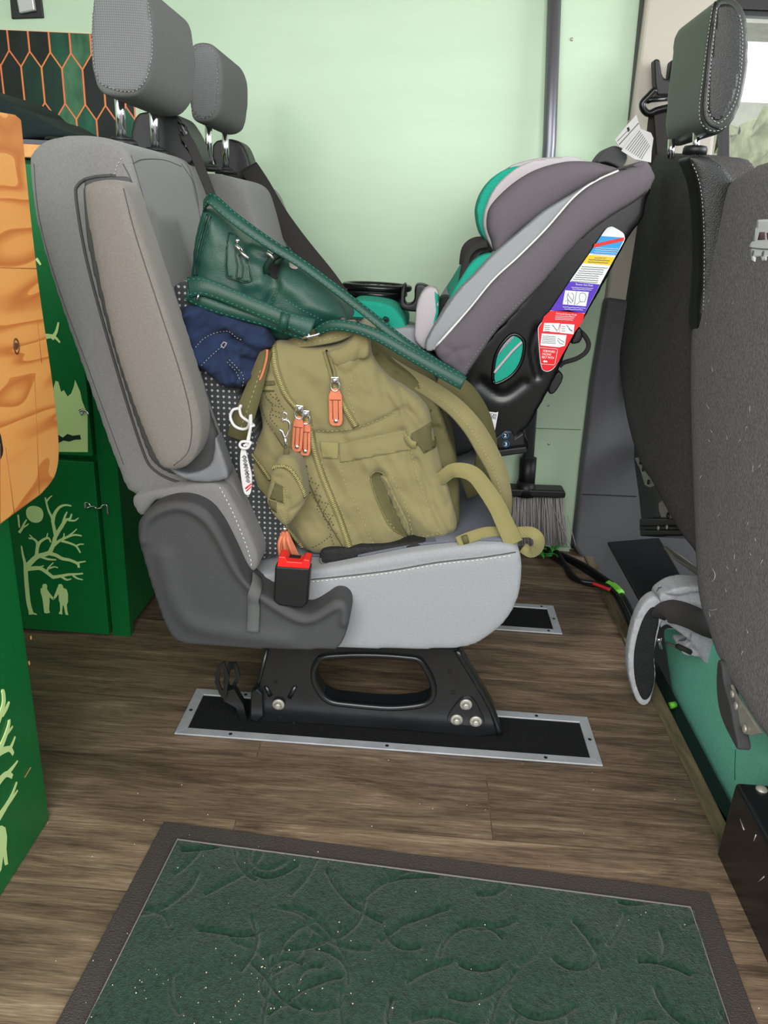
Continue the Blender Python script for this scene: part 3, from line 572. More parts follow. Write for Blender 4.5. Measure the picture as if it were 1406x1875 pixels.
# latch hook at the back of the rail
b = MB(); b.ring([onY(x, y, 1.19) for x, y in [(397, 1222), (410, 1212), (420, 1240), (412, 1284), (402, 1272), (393, 1250)]], [onY(x, y, 1.19) for x, y in [(403, 1230), (408, 1222), (412, 1242), (408, 1264), (405, 1262), (401, 1248)]], (0, .004, 0))
b.ring([onY(x, y, 1.215) for x, y in [(418, 1214), (432, 1214), (440, 1240), (425, 1272), (415, 1275), (408, 1250)]], [onY(x, y, 1.215) for x, y in [(422, 1226), (428, 1224), (432, 1240), (424, 1256), (420, 1256), (418, 1244)]], (0, .004, 0))
b.prism([onY(x, y, 1.2) for x, y in [(408, 1268), (428, 1262), (445, 1290), (452, 1318), (440, 1320), (432, 1296), (410, 1284)]], (0, .016, 0)); b.build('rail_latch', M['blackm'], bench, False)

# ================================================================== FLOOR RAIL TROUGHS
def rail(x0, x1, y0, y1, label, holes):
    t = thing('floor_rail_frame', label, 'floor frame', ((x0+x1)/2, (y0+y1)/2, .001), 'aluminium frames round the seat rails')
    wd = .019
    def bar(a, b_, c, d, nm):
        q = MB(); q.prism([(*a, .001), (*b_, .001), (*c, .001), (*d, .001)], (0, 0, .0035)); bev(q.build(nm, M['alu'], t, False), .0008, 2)
    bar((x0, y0), (x1, y0), (x1-wd, y0+wd), (x0+wd, y0+wd), 'frame_strip'); bar((x0, y1), (x1, y1), (x1-wd, y1-wd), (x0+wd, y1-wd), 'frame_strip')
    bar((x0, y0), (x0, y1), (x0+wd, y1-wd), (x0+wd, y0+wd), 'frame_strip'); bar((x1, y0), (x1, y1), (x1-wd, y1-wd), (x1-wd, y0+wd), 'frame_strip')
    q = MB(); q.box((x0+wd, y0+wd, .0005), (x1-wd, y1-wd, .0015)); q.build('grip_strip', M['carpet'], t, False)
    q = MB()
    for f in holes: q.disc((x0+(x1-x0)*f, y0+wd*.5, .0045), (0, 0, 1), .0035, .0004, 12); q.disc((x0+(x1-x0)*f, y1-wd*.5, .0045), (0, 0, 1), .0035, .0004, 12)
    for X in (x0+wd*.5, x1-wd*.5): q.disc((X, (y0+y1)/2, .0045), (0, 0, 1), .0035, .0004, 12)
    q.build('screw_head', M['hole'], t)
rail(-.403, .378, 1.147, 1.292, 'long bright aluminium frame around the black grip strip under the bench leg', (.13, .5, .87))
rail(-.403, .383, 1.621, 1.764, 'farther aluminium frame on the floor, its end showing right of the bench', (.13, .5, .96))

# ================================================================== FLOOR MAT
mc = [onZ(*p) for p in [(300, 1508), (1297, 1638)]]
ux = (mc[1]-mc[0]); W_ = ux.length; ux.normalize(); uy = Vector((-ux.y, ux.x, 0)); D_ = .50
mt = thing('floor_mat', 'dark green ribbed door mat with a black rubber border', 'mat', tuple(mc[0]+ux*W_/2-uy*D_/2))
o0 = mc[0]; bw = .036
def mp3(a, c, z): v = o0+ux*a-uy*c; return (v.x, v.y, z)
b = MB(); O = [mp3(0, 0, .001), mp3(W_, 0, .001), mp3(W_+.012, D_, .001), mp3(-.0, D_, .001)]; I = [mp3(bw, bw, .001), mp3(W_-bw, bw, .001), mp3(W_-bw+.01, D_-bw, .001), mp3(bw, D_-bw, .001)]
b.ring(O, I, (0, 0, .004)); bev(b.build('rubber_border', mat('mat_rubber', (62, 56, 52), .75, noise=.25, nscale=500, bump=1, bscale=420), mt, False), .0015)
b = MB(); Ln = [mp3(bw, bw, .0085), mp3(W_-bw, bw, .0085), mp3(W_-bw+.01, D_-bw, .0085), mp3(bw, D_-bw, .0085)]; b.tube(Ln, .0016, 6, True); b.build('border_lip', mat('mat_lip', (120, 112, 108), .6), mt)
nx, ny = 420, 230; ga, gc_ = np.meshgrid(np.linspace(bw, W_-bw+.004, nx), np.linspace(bw, D_-bw, ny)); Q = np.stack([ga.ravel(), gc_.ravel()], 1)
hgt = np.zeros(len(Q)); rng = np.random.RandomState(3)
for _ in range(120):      # wandering vine-like grooves
    p = np.array([rng.uniform(0, W_), rng.uniform(0, D_)]); a0 = rng.uniform(0, 6.28); k = rng.uniform(-28, 28); L = [p]
    for j in range(rng.randint(6, 16)):
        a0 += k*.009+rng.uniform(-.12, .12); k += rng.uniform(-6, 6); p = p+np.array([math.cos(a0), math.sin(a0)])*.009; L.append(p)
    d = segdist(Q, L, False); hgt = np.maximum(hgt, np.exp(-(d/.0034)**2)*rng.uniform(.5, 1))
z = .0085-.0065*hgt+rng.randn(len(Q))*.0003+.0012*np.sin(Q[:, 0]*37+np.sin(Q[:, 1]*30))*np.cos(Q[:, 1]*41)
V = [mp3(a, c, zz) for (a, c), zz in zip(Q, z)]; F = [(j*nx+i, j*nx+i+1, (j+1)*nx+i+1, (j+1)*nx+i) for j in range(ny-1) for i in range(nx-1)]
ob('mat_pile', V, F, mat('mat_pile', (10, 32, 23), .98, rgb2=(34, 66, 48), nscale=170, bump=1, bscale=500, sheen=.3, spec=.1, detail=8), mt)
# crumbs
b = MB()
for _ in range(170):
    if random.random() < .75:
        a, c = random.uniform(.03, W_), random.uniform(.02, D_-.02)
        if random.random() < .4: a, c = random.gauss(.18, .08), random.gauss(.27, .03)
        p = Vector(mp3(a, c, .0095 if c > bw else .0055))
    else: p = Vector((random.uniform(-.5, .5), random.uniform(.7, 1.14), .0008))
    b.disc(p, (random.uniform(-.3, .3), random.uniform(-.3, .3), 1), random.uniform(.0004, .001), .0006, 6, .0004)
tag(b.build('crumbs', M['crumb']), 'tiny pale crumbs scattered over the green mat and planks', 'crumbs', kind='stuff')
# ================================================================== BACKPACK
k5 = crop(400, 580, 2.343); k4 = crop(330, 350, 2.556); k8 = crop(420, 650, 4.573)
pack = thing('backpack', 'olive green canvas backpack with tan leather zip pulls standing on the bench', 'backpack', (-.16, 1.28, .41))
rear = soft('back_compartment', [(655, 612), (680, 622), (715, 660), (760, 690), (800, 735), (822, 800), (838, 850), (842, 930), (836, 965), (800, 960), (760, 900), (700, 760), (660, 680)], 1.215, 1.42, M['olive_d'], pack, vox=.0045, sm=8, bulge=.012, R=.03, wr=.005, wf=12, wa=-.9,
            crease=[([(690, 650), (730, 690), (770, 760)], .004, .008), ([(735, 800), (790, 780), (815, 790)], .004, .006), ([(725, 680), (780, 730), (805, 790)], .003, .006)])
bo = k5((247, 104), (300, 108), (360, 118), (420, 125), (500, 120), (560, 90), (600, 52), (635, 75), (650, 130), (668, 190), (730, 260), (790, 300), (850, 340), (900, 400), (915, 470), (935, 560), (975, 700), (1015, 850), (1022, 905), (985, 940), (880, 955), (740, 985), (600, 1005), (500, 1012), (400, 1008), (335, 965), (290, 900), (215, 800), (160, 715), (138, 620), (150, 560), (190, 470), (172, 390), (168, 310), (180, 230), (205, 150))
body = soft('main_body', bo, 1.185, 1.40, M['olive'], pack, vox=.0036, sm=8, bulge=.022, R=.055, n=4, wob=.0016, wr=.0046, wf=10, wa=-1.0, crease=[
    (k5((415, 480), (500, 488), (590, 478), (680, 440), (775, 395)), .0045, .006),
    (k5((640, 180), (690, 230), (720, 330), (770, 400)), .006, .006), (k5((740, 260), (790, 330), (810, 400)), .004, .005),
    (k5((800, 380), (840, 420), (870, 480)), .005, .006), (k5((790, 470), (815, 560), (850, 700), (900, 850), (950, 950)), .004, .004),
    (k5((850, 600), (890, 700), (930, 830), (990, 930)), .005, .006), (k5((930, 560), (950, 680), (985, 800)), .005, .006),
    (k5((690, 670), (740, 760), (790, 870), (828, 950)), .011, .016), (k5((730, 680), (770, 800), (820, 930)), .004, -.004),
    (k5((455, 150), (490, 200), (560, 240), (620, 190)), .008, .005), (k5((540, 140), (580, 200), (640, 300)), .006, -.004),
    (k5((380, 430), (420, 600), (500, 820), (560, 980)), .012, -.004), (k5((430, 500), (600, 520), (790, 480)), .008, .004),
    (k5((130, 585), (200, 670), (290, 860), (390, 1000)), .006, .005), (k5((180, 400), (230, 470), (270, 540)), .008, .004),
    (k5((470, 640), (520, 800), (620, 950)), .008, .003), (k5((230, 480), (300, 560), (360, 660)), .009, .004)])
PK = [body, rear]
q = MB(); pk = k5((418, 484), (600, 478), (775, 400), (785, 450), (800, 486), (510, 545), (440, 540), (425, 510)); 
# side pocket panel + top band
q = MB(); patch_on(q, body, k5((516, 545), (800, 484), (825, 568), (522, 625)), .0022, 0, 7); q.build('pocket_band', M['olive'], pack)
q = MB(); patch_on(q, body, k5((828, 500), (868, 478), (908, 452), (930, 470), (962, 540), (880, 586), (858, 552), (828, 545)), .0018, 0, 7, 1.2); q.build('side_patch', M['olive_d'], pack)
q = MB(); patch_on(q, body, k5((436, 535), (515, 540), (512, 607), (448, 603)), .003, 0, 5); q.build('webbing_tab', M['olive_w'], pack)
# tissue slit
slit = crp(k5((652, 690), (662, 668), (685, 662), (708, 672), (728, 710), (762, 780), (800, 860), (828, 945), (800, 940), (740, 905), (700, 830), (668, 750)), 4, True)
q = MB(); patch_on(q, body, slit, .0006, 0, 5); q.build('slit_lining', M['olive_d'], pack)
q = MB(); line_on(q, body, slit+[slit[0]], .0016, .001, False, 3); q.build('slit_piping', M['olive_z'], pack)
q = MB(); patch_on(q, body, crp(k5((700, 690), (722, 690), (770, 790), (815, 880), (822, 930), (800, 910), (742, 800)), 3, True), .004, 0, 6); q.build('slit_fold', M['olive'], pack)
# zips
def zipper(pts, name='zip', wd=.0115, par=pack, objs=None):
    q = MB(); band_on(q, objs or PK, pts, wd, .0016, .001); o = q.build(name, M['olive_z'], par)
    q = MB(); P = resamp(crp(pts, 6), 3.2); last = None
    for i in range(len(P)-1):
        h = hit(objs or PK, *P[i], .0022); h2 = hit(objs or PK, *P[i+1], .0022)
        if h and h2:
            t_ = (h2[0]-h[0]).normalized(); bn = t_.cross(h[1]).normalized(); q.obox(h[0], t_*.0009, bn*.0026, h[1]*.0007)
    q.build('zip_teeth', M['olive_t'], o); return o
zipper(k5((236, 115), (242, 200), (262, 270), (290, 335), (330, 385), (372, 425), (392, 480), (408, 560), (440, 670), (480, 770), (520, 870), (560, 985), (568, 1004)))
zipper(k5((492, 285), (520, 350), (556, 415), (590, 472)))
zipper(k5((140, 580), (190, 650), (225, 700)), wd=.009); zipper(k5((290, 892), (330, 950), (372, 1002)), wd=.009)
# open mouth of the top zip
q = MB(); patch_on(q, body, crp(k5((458, 152), (470, 146), (484, 190), (498, 240), (498, 272), (484, 262), (468, 210)), 3, True), .0012, 0, 4); q.build('zip_opening', M['hole'], pack)
for sd in (-1, 1):
    q = MB(); band_on(q, body, k5((463-sd*-9, 150), (477+sd*10, 200), (491+sd*9, 250), (492, 280)), .005, .0025, .0015); q.build('zip_edge', M['olive_z'], pack)
# handle loop and collar at the top
hnd = MB(); hp = cr([onY(x, y, Y) for (x, y), Y in zip(k5((305, 108), (345, 98), (420, 88), (500, 72), (560, 50), (600, 45)), (1.20, 1.185, 1.175, 1.175, 1.185, 1.21))], 6)
hnd.ribbon(hp, (.1, -1, .5), .026, .006); o = hnd.build('top_handle', M['olive'], pack)
q = MB(); stitch(q, o, k5((340, 115), (430, 105), (510, 88), (570, 66))); q.build('stitching', M['olive_t'], o)
col = soft('collar', k5((470, 150), (520, 135), (565, 100), (598, 60), (632, 70), (650, 120), (640, 175), (600, 185), (560, 200), (510, 215), (485, 190)), 1.165, 1.2, M['olive'], pack, vox=.0035, sm=5, bulge=.008, crease=[(k5((600, 70), (615, 120), (600, 180)), .004, .005)])
# stitching on the body
q = MB()
for pts in [((425, 490), (500, 488), (580, 478), (680, 445), (772, 402)), ((520, 632), (620, 608), (740, 585), (828, 570)), ((530, 560), (524, 620), (545, 720), (600, 830), (640, 920), (670, 985)),
            ((800, 486), (822, 560), (850, 680), (895, 800), (945, 935)), ((645, 690), (680, 790), (730, 880), (790, 945)), ((735, 670), (780, 760), (812, 840), (835, 950)),
            ((400, 470), (420, 560), (455, 660), (500, 770), (545, 880), (580, 990)), ((660, 985), (760, 970), (860, 945), (980, 925)), ((600, 240), (560, 320), (600, 470))]:
    stitch(q, body, k5(*pts), 4.5, 3.2, .0006)
q.build('stitching', M['olive_t'], pack)
q = MB()
for pts in [((182, 320), (185, 380), (205, 440), (235, 490)), ((200, 325), (215, 360), (245, 380), (275, 390)), ((215, 318), (235, 345), (265, 360)), ((230, 400), (260, 410), (300, 420)), ((232, 420), (262, 432), (298, 440)), ((245, 330), (262, 372), (285, 398)), ((205, 345), (232, 380), (222, 430), (262, 480)),
            ((300, 590), (340, 620), (380, 640)), ((360, 590), (350, 650), (400, 680)), ((380, 640), (372, 690), (430, 720)), ((400, 690), (380, 740), (440, 770)), ((430, 720), (410, 780), (470, 800)), ((440, 770), (425, 830), (490, 850)), ((470, 800), (450, 860), (500, 900)), ((490, 850), (470, 900), (520, 935)), ((380, 640), (360, 700), (420, 790), (500, 900)), ((480, 940), (440, 970), (400, 990)), ((480, 930), (500, 985), (540, 1000))]:
    stitch(q, body, k5(*pts), 3, 2.6, .0007); 
q.build('quilting', M['olive_q'], pack)
q = MB(); line_on(q, body, k5((170, 318), (200, 318), (240, 318)), .0016, 0); line_on(q, body, k5((240, 498), (300, 590), (380, 700), (440, 830), (500, 930), (545, 1005)), .0012, 0); line_on(q, rear, k5((820, 500), (870, 440), (912, 400)), .0014, 0); q.build('seam', M['olive_q'], pack)
q = MB(); band_on(q, PK, k5((812, 512), (824, 545), (845, 548)), .012, .002, .003, dflt=1.2); q.build('webbing_tab', M['olive_w'], pack)
q = MB(); patch_on(q, body, k5((172, 275), (240, 275), (245, 292), (172, 300)), .002, 0, 6, 1.2); q.build('side_tab', M['olive_d'], pack)
# left side strap running down behind the tag
q = MB(); P = [onY(x, y, Y) for (x, y), Y in zip(k5((208, 142), (188, 200), (160, 290), (125, 390), (95, 470), (82, 520)), (1.165, 1.16, 1.155, 1.15, 1.15, 1.16))]; q.ribbon(cr(P, 6), (.1, -1, .2), [.016+.016*min(1, i/20) for i in range(31)], .008); ls = q.build('shoulder_strap', M['olive_d'], pack)
q = MB(); stitch(q, ls, k5((180, 230), (155, 310), (120, 410), (95, 480))); q.build('stitching', M['olive_t'], ls)
q = MB(); q.tube(cr([onY(x, y, 1.154) for x, y in k5((209, 140), (206, 180), (190, 240), (176, 272))], 5), .002, 8); q.build('leather_edge', M['leather'], pack)
# right shoulder strap, padded
q = MB(); sp5 = k5((652, 135), (710, 190), (800, 250), (905, 310), (1010, 385), (1088, 470), (1144, 560), (1190, 650), (1214, 730), (1226, 800), (1230, 850))
P = cr([onY(x, y, Y) for (x, y), Y in zip(sp5, (1.27, 1.25, 1.225, 1.21, 1.205, 1.20, 1.20, 1.20, 1.20, 1.205, 1.21))], 6)
q.ribbon(P, (.12, -1, .35), list(np.interp(np.linspace(0, 1, len(P)), [0, .2, .6, .85, 1], [.022, .026, .034, .028, .018])), .010); rs = q.build('shoulder_strap', M['olive'], pack)
q = MB(); stitch(q, rs, k5((700, 190), (800, 255), (905, 318), (1005, 395), (1080, 480), (1135, 570), (1180, 660), (1205, 740), (1218, 800)), 4, 3, .0007); q.build('stitching', M['olive_t'], rs)
# second strap deeper behind
q = MB(); P = cr([onY(x, y, 1.30) for x, y in k5((940, 270), (1030, 310), (1090, 380), (1130, 470), (1150, 600), (1120, 700), (1050, 735))], 6); q.ribbon(P, (.2, -1, .3), .04, .010); q.build('shoulder_strap', M['olive_d'], pack)
q = MB(); P = cr([onY(x, y, Y) for (x, y), Y in zip(k5((930, 700), (960, 690), (1000, 662), (1050, 660), (1100, 682), (1150, 745), (1195, 815), (1225, 880), (1250, 935), (1266, 975)), (1.18, 1.172, 1.165, 1.16, 1.158, 1.155, 1.15, 1.145, 1.14, 1.138))], 6)
q.ribbon(P, (.25, -1, .2), list(np.interp(np.linspace(0, 1, len(P)), [0, .3, .6, 1], [.022, .024, .028, .031])), .0022); q.build('strap_webbing', M['olive_w'], pack)
q = MB(); P = cr([onY(x, y, Y) for (x, y), Y in zip(k5((1025, 968), (1080, 945), (1150, 925), (1220, 925), (1285, 925), (1340, 925), (1372, 950), (1370, 990), (1340, 1010), (1305, 990)), (1.135, 1.14, 1.15, 1.155, 1.15, 1.14, 1.135, 1.14, 1.15, 1.16))], 6)
q.ribbon(P, (0, -1, .45), .018, .002); q.build('strap_tail', M['olive_w'], pack)
q = MB(); q.prism([onY(x, y, 1.132) for x, y in k5((1042, 945), (1066, 938), (1076, 970), (1052, 978))], (0, .004, 0)); q.build('strap_keeper', M['olive_d'], pack)
# zip pulls
def pull(name, cxp, cyp, L_, Wd, ang, Y, slider, dot=True):
    """leather tab hanging from a chrome ring"""
    c0 = onY(cxp, cyp, Y); sc = Y/FPX*1.02
    dn = Vector((math.sin(ang), 0, -math.cos(ang))); sd = Vector((math.cos(ang), 0, math.sin(ang))); L2 = L_*sc; W2 = Wd*sc/2
    prof = [(.32, 0), (.55, .02), (1, .2), (1, .86), (.85, .95), (.5, 1)]
    P = [c0+dn*(L2*b_)+sd*(W2*a_) for a_, b_ in prof]+[c0+dn*(L2*b_)-sd*(W2*a_) for a_, b_ in reversed(prof)]
    q = MB(); q.prism(P, (0, .0035, 0)); tg = bev(q.build(name, M['leather'], pack, False), .001, 2)
    q = MB()
    for s_ in (-.12, .12):
        q.tube([c0+dn*(L2*.3)+sd*(W2*s_*3.4)-Vector((0, .0006, 0)), c0+dn*(L2*.82)+sd*(W2*s_*3.4)-Vector((0, .0006, 0))], .0006, 5)
    q.tube([c0+dn*(L2*.3)+sd*(W2*u)-Vector((0, .0006, 0)) for u in (-.8, .8)], .0006, 5); q.build('stitching', M['leather_d'], tg)
    q = MB(); q.disc(c0+dn*(L2*.86)-Vector((0, .0002, 0)), (0, -1, 0), .0035, .0012, 14, .001); q.build('rivet', M['chrome'], tg)
    q = MB(); cc = c0-dn*.004; q.tube([cc+(dn*math.cos(t_)*.008+sd*math.sin(t_)*.007) for t_ in np.linspace(0, 2*math.pi, 20, False)], .0014, 8, True); q.build('pull_ring', M['chrome'], tg)
    q = MB(); s0 = cc-dn*.009+Vector((0, .001, 0)); q.obox(s0, sd*.006, Vector((0, .003, 0)), dn*.005); q.disc(s0-Vector((0, .003, 0)), (0, -1, 0), .004, .003, 12, .001); bev(q.build('zip_slider', M['chrome'], tg, False), .001, 2)
    return tg
pull('zip_pull', *k5((500, 308))[0], 70, 25, .05, 1.148, True)
pull('zip_pull', *k5((345, 428))[0], 68, 20, -.06, 1.143, True)
pull('zip_pull', *k5((373, 450))[0], 66, 20, .0, 1.150, True)
# ------- little quilted pouch clipped to the bag
pouch = thing('coin_pouch', 'small olive quilted coin pouch clipped to the backpack front', 'pouch', tuple(onY(534, 945, 1.13)))
pb = soft('pouch_body', k8((450, 835), (520, 845), (580, 900), (605, 980), (630, 1100), (640, 1210), (600, 1290), (540, 1370), (480, 1425), (430, 1400), (360, 1320), (320, 1240), (318, 1160), (345, 1060), (352, 980), (400, 880)), 1.115, 1.16, M['olive'], pouch, vox=.003, sm=7, bulge=.012, R=.02,
          crease=[(k8((350, 960), (420, 925), (500, 950), (570, 1040), (620, 1150), (632, 1210)), .0025, .003), (k8((520, 1290), (600, 1240), (640, 1200)), .003, .003), (k8((500, 1180), (520, 1290), (500, 1390)), .003, .003), (k8((390, 1010), (440, 1010)), .003, .003),
                  (k8((330, 1190), (400, 1220), (460, 1240)), .003, .003), (k8((380, 1060), (450, 1100)), .003, .002), (k8((330, 1270), (400, 1310)), .003, .002)])
zipper(k8((352, 965), (400, 932), (460, 930), (520, 965), (570, 1035), (610, 1120), (630, 1190)), wd=.006, par=pouch, objs=[pb])
q = MB(); patch_on(q, pb, k8((385, 1070), (445, 1100), (455, 1240), (400, 1220), (340, 1200)), .0008, 0, 4); patch_on(q, pb, k8((330, 1215), (395, 1235), (395, 1320), (345, 1290)), .0008, 0, 4); q.build('quilt_panel', M['olive_d'], pouch)
q = MB()
for pts in [((400, 1060), (470, 1110), (490, 1200)), ((450, 1090), (458, 1240)), ((400, 1240), (420, 1320), (470, 1400)), ((440, 1250), (460, 1330), (495, 1390)), ((330, 1260), (380, 1340))]: stitch(q, pb, k8(*pts), 2.5, 2.2, .0006)
q.build('stitching', M['olive_t'], pouch)
q = MB(); q.ribbon([onY(x, y, 1.118) for x, y in k8((478, 770), (474, 860))], (0, -1, 0), .009, .003); q.build('loop', M['olive_d'], pouch)
q = MB(); q.tube(cr([onY(x, y, 1.118) for x, y in k8((440, 560), (452, 545), (480, 545), (502, 570), (505, 620), (490, 670), (470, 695), (452, 670), (440, 640), (420, 625))], 4), .0022, 8); q.tube([onY(x, y, 1.118) for x, y in k8((468, 690), (470, 730), (470, 780))], .0026, 8); q.tube(cr([onY(x, y, 1.12) for x, y in k8((445, 545), (440, 500), (460, 480), (480, 500), (478, 545))], 4), .0012, 8); q.build('clasp', M['chrome'], pouch)
q = MB(); q.disc(onY(*k8((465, 1450))[0], 1.122), (0, -1, 0), .004, .006, 12, .001); q.tube([onY(x, y, 1.122) for x, y in k8((462, 1425), (464, 1478))], .003, 8); q.build('tassel_cap', M['chrome'], pouch)
for i in range(9):
    q = MB(); u = (i-4)/4; P = cr([onY(464/4.573*0+k8((465+u*14, 1478))[0][0], k8((465, 1478))[0][1], 1.122+abs(i % 3-1)*.003), onY(k8((470+u*55, 1580))[0][0], k8((0, 1580))[0][1], 1.118+(i % 3)*.003), onY(k8((505+u*78, 1705))[0][0], k8((0, 1705))[0][1], 1.12+(i % 3)*.003)], 5)
    q.ribbon(P, (u*.3, -1, 0), .0052, .0016); q.build('tassel_strip', M['leather'], pouch)
# ------- white tag on a cord
tg = thing('luggage_tag', 'white oval tag hanging on a white cord beside the backpack', 'tag', tuple(onY(452, 900, 1.11)))
q = MB(); q.prism([onY(x, y, 1.112) for x, y in crp(k8((95, 800), (130, 790), (160, 900), (185, 1000), (186, 1090), (175, 1160), (150, 1176), (120, 1150), (100, 1050), (88, 920)), 4, True)], (0, .004, 0)); tb = bev(q.build('tag_body', M['paper'], tg, False), .001, 2)
q = MB()
for i in range(26):
    y = 850+i*8.5; cx_ = 125+i*1.3; w_ = 14+6*math.sin(i*1.9); q.tube([onY(*k8((cx_-w_, y))[0], 1.1115), onY(*k8((cx_+(i*37 % 11), y-10+(i*53 % 17)))[0], 1.1115), onY(*k8((cx_+w_, y+4))[0], 1.1115)], .0005, 4)
q.build('printed_scribble', M['inkd'], tb)
q = MB(); q.tube([onY(*p, 1.1115) for p in k8((135, 1118), (184, 1078))], .0012, 5); q.tube([onY(*p, 1.1115) for p in k8((143, 1140), (182, 1102))], .0009, 5); q.build('printed_band', M['red'], tb)
q = MB(); q.tube(cr([onY(x, y, Y) for (x, y), Y in zip(k8((150, 770), (165, 690), (180, 600), (205, 590), (150, 550), (100, 510), (85, 450), (95, 425), (85, 445), (30, 460), (8, 520), (40, 590), (100, 620), (150, 610), (170, 560), (178, 500), (180, 580), (165, 660), (145, 740), (120, 760)), [1.112]*3+[1.116, 1.122]+[1.128]*3+[1.13]*3+[1.124]*2+[1.12]+[1.112]*6)], 5), .0023, 8); q.build('cord', M['paper'], tg)
q = MB(); q.tube(cr([onY(x, y, 1.108) for x, y in k8((88, 745), (110, 725), (175, 730), (170, 750), (150, 780), (110, 780), (90, 765))], 4, True), .0022, 8, True); q.build('knot', M['paper'], tg)

# ================================================================== TEAL HANDBAG
hb = thing('handbag', 'dark green leather handbag lying across the denim and the backpack', 'handbag', tuple(onY(480, 600, 1.25)))
ho = k4((118, 80), (180, 100), (240, 155), (300, 235), (345, 242), (400, 255), (440, 285), (500, 320), (580, 370), (680, 440), (740, 500), (775, 560), (790, 612), (700, 630), (620, 670), (540, 690), (440, 690), (300, 620), (150, 570), (70, 500), (48, 440), (60, 330), (75, 210), (95, 130))
hbody = soft('bag_body', ho, 1.20, 1.30, M['green'], hb, vox=.004, sm=8, bulge=.025, R=.05, wob=.001, wr=.0022, wf=8, wa=-.5, crease=[
    (k4((415, 545), (440, 480), (470, 440), (455, 400), (470, 330)), .006, .007), (k4((300, 240), (340, 290), (400, 320)), .007, .007), (k4((440, 330), (430, 400), (440, 430)), .008, .009),
    (k4((500, 430), (600, 500), (700, 560)), .012, -.004), (k4((150, 120), (110, 250), (80, 400)), .004, .003), (k4((330, 430), (420, 420), (450, 440)), .010, -.005)])
q = MB(); line_on(q, hbody, k4((128, 110), (105, 190), (80, 290), (66, 400)), .0022, 0); line_on(q, hbody, k4((145, 120), (122, 210), (98, 300), (80, 395)), .0014, 0); q.build('edge_piping', M['green_d'], hb)
q = MB(); patch_on(q, hbody, k4((232, 195), (262, 210), (290, 240), (320, 350), (334, 425), (290, 425), (218, 402), (212, 340), (218, 260)), .0025, 0, 7); zp = q.build('zip_panel', M['green'], hb)
q = MB(); line_on(q, [zp, hbody], k4((232, 195), (216, 270), (212, 345), (218, 402), (290, 425), (334, 425), (320, 350)), .0012, .001, False); line_on(q, [zp, hbody], k4((262, 240), (258, 300), (268, 350), (262, 405), (290, 408), (294, 350), (276, 300)), .0012, .001, False); q.build('panel_piping', M['green_d'], hb)
q = MB(); P = [onY(*p, 1.165) for p in k4((255, 255), (270, 262))]; q.tube([onY(*p, 1.163) for p in k4((256, 252), (275, 268), (290, 285))], .003, 8)
q.ribbon([onY(*p, 1.161) for p in k4((275, 275), (300, 300), (322, 322))], (0, -1, 0), .005, .003); q.disc(onY(*k4((268, 232))[0], 1.165), (0, -1, 0), .003, .003, 12, .001); q.build('zip_pull', M['chrome'], hb)
# open pocket mouth with tab and gold stud
q = MB(); patch_on(q, hbody, crp(k4((405, 285), (440, 270), (470, 300), (465, 360), (455, 410), (430, 405), (402, 375), (415, 330)), 3, True), .001, 0, 5); q.build('pocket_opening', M['hole'], hb)
q = MB(); P = cr([onY(x, y, Y) for (x, y), Y in zip(k4((405, 385), (402, 355), (430, 315), (470, 290), (500, 275), (505, 285), (480, 305), (440, 335)), (1.17, 1.165, 1.16, 1.155, 1.153, 1.155, 1.16, 1.163))], 5); q.ribbon(P, (0, -1, .2), .009, .0035); q.build('closing_tab', M['green_d'], hb)
q = MB(); q.tube([onY(*p, 1.16) for p in k4((405, 285), (425, 300), (440, 320))], .0035, 8); q.tube([onY(*p, 1.155) for p in k4((452, 295), (490, 283))], .0028, 8); q.build('hardware', M['chrome'], hb)
h = hit(hbody, *k4((530, 350))[0]); q = MB(); q.disc(h[0], h[1], .0075, .002, 20, .001); q.build('stud', M['steel'], hb)
q = MB(); stitch(q, hbody, k4((495, 510), (560, 550), (620, 580), (680, 612)), 3.5, 3, .0006); stitch(q, hbody, k4((455, 470), (430, 520), (415, 545)), 3, 3, .0005); q.build('stitching', M['green_t'], hb)
# straps
def gstrap(name, pts, Ys, wd, nrm=(0.1, -1, .3), st=True):
    q = MB(); P = cr([onY(x, y, Y) for (x, y), Y in zip(pts, Ys)], 6); W_ = list(np.interp(np.linspace(0, 1, len(P)), np.linspace(0, 1, len(wd)), wd)); q.ribbon(P, nrm, W_, .0035); o = q.build(name, M['green'], hb)
    if st:
        q = MB()
        for s_ in (-.36, .36):
            Pp = []
            for i, p in enumerate(P):
                t_ = (P[min(i+1, len(P)-1)]-P[max(i-1, 0)]).normalized(); n = Vector(nrm); n = (n-t_*n.dot(t_)).normalized(); Pp.append(p+t_.cross(n)*W_[i]*s_+n*.002)
            L = 0
            D = []; 
            for i in range(len(Pp)-1):
                seg = Pp[i+1]-Pp[i]; k = max(1, int(seg.length/.0014))
                for j in range(k): D.append(Pp[i]+seg*(j/k))
            for j in range(0, len(D)-3, 5): q.tube([D[j], D[j+2]], .0005, 4)
        q.build('stitching', M['green_t'], o)
    return o
gstrap('shoulder_strap', k4((112, 70), (128, 45), (150, 40), (230, 110), (330, 185), (440, 260), (560, 335), (690, 430), (860, 560), (1050, 710), (1200, 810), (1320, 880)), (1.19, 1.175, 1.165, 1.155, 1.15, 1.15, 1.15, 1.15, 1.15, 1.145, 1.14, 1.135), [.018, .018, .017, .016, .014, .014, .015, .016], (.2, -1, .5))
gstrap('shoulder_strap', k4((640, 660), (690, 632), (750, 628), (850, 648), (950, 690), (1050, 748), (1150, 805), (1250, 860), (1325, 900)), (1.165, 1.155, 1.15, 1.145, 1.14, 1.135, 1.132, 1.13, 1.13), [.014, .016, .017, .018, .019, .021], (.1, -1, .2))
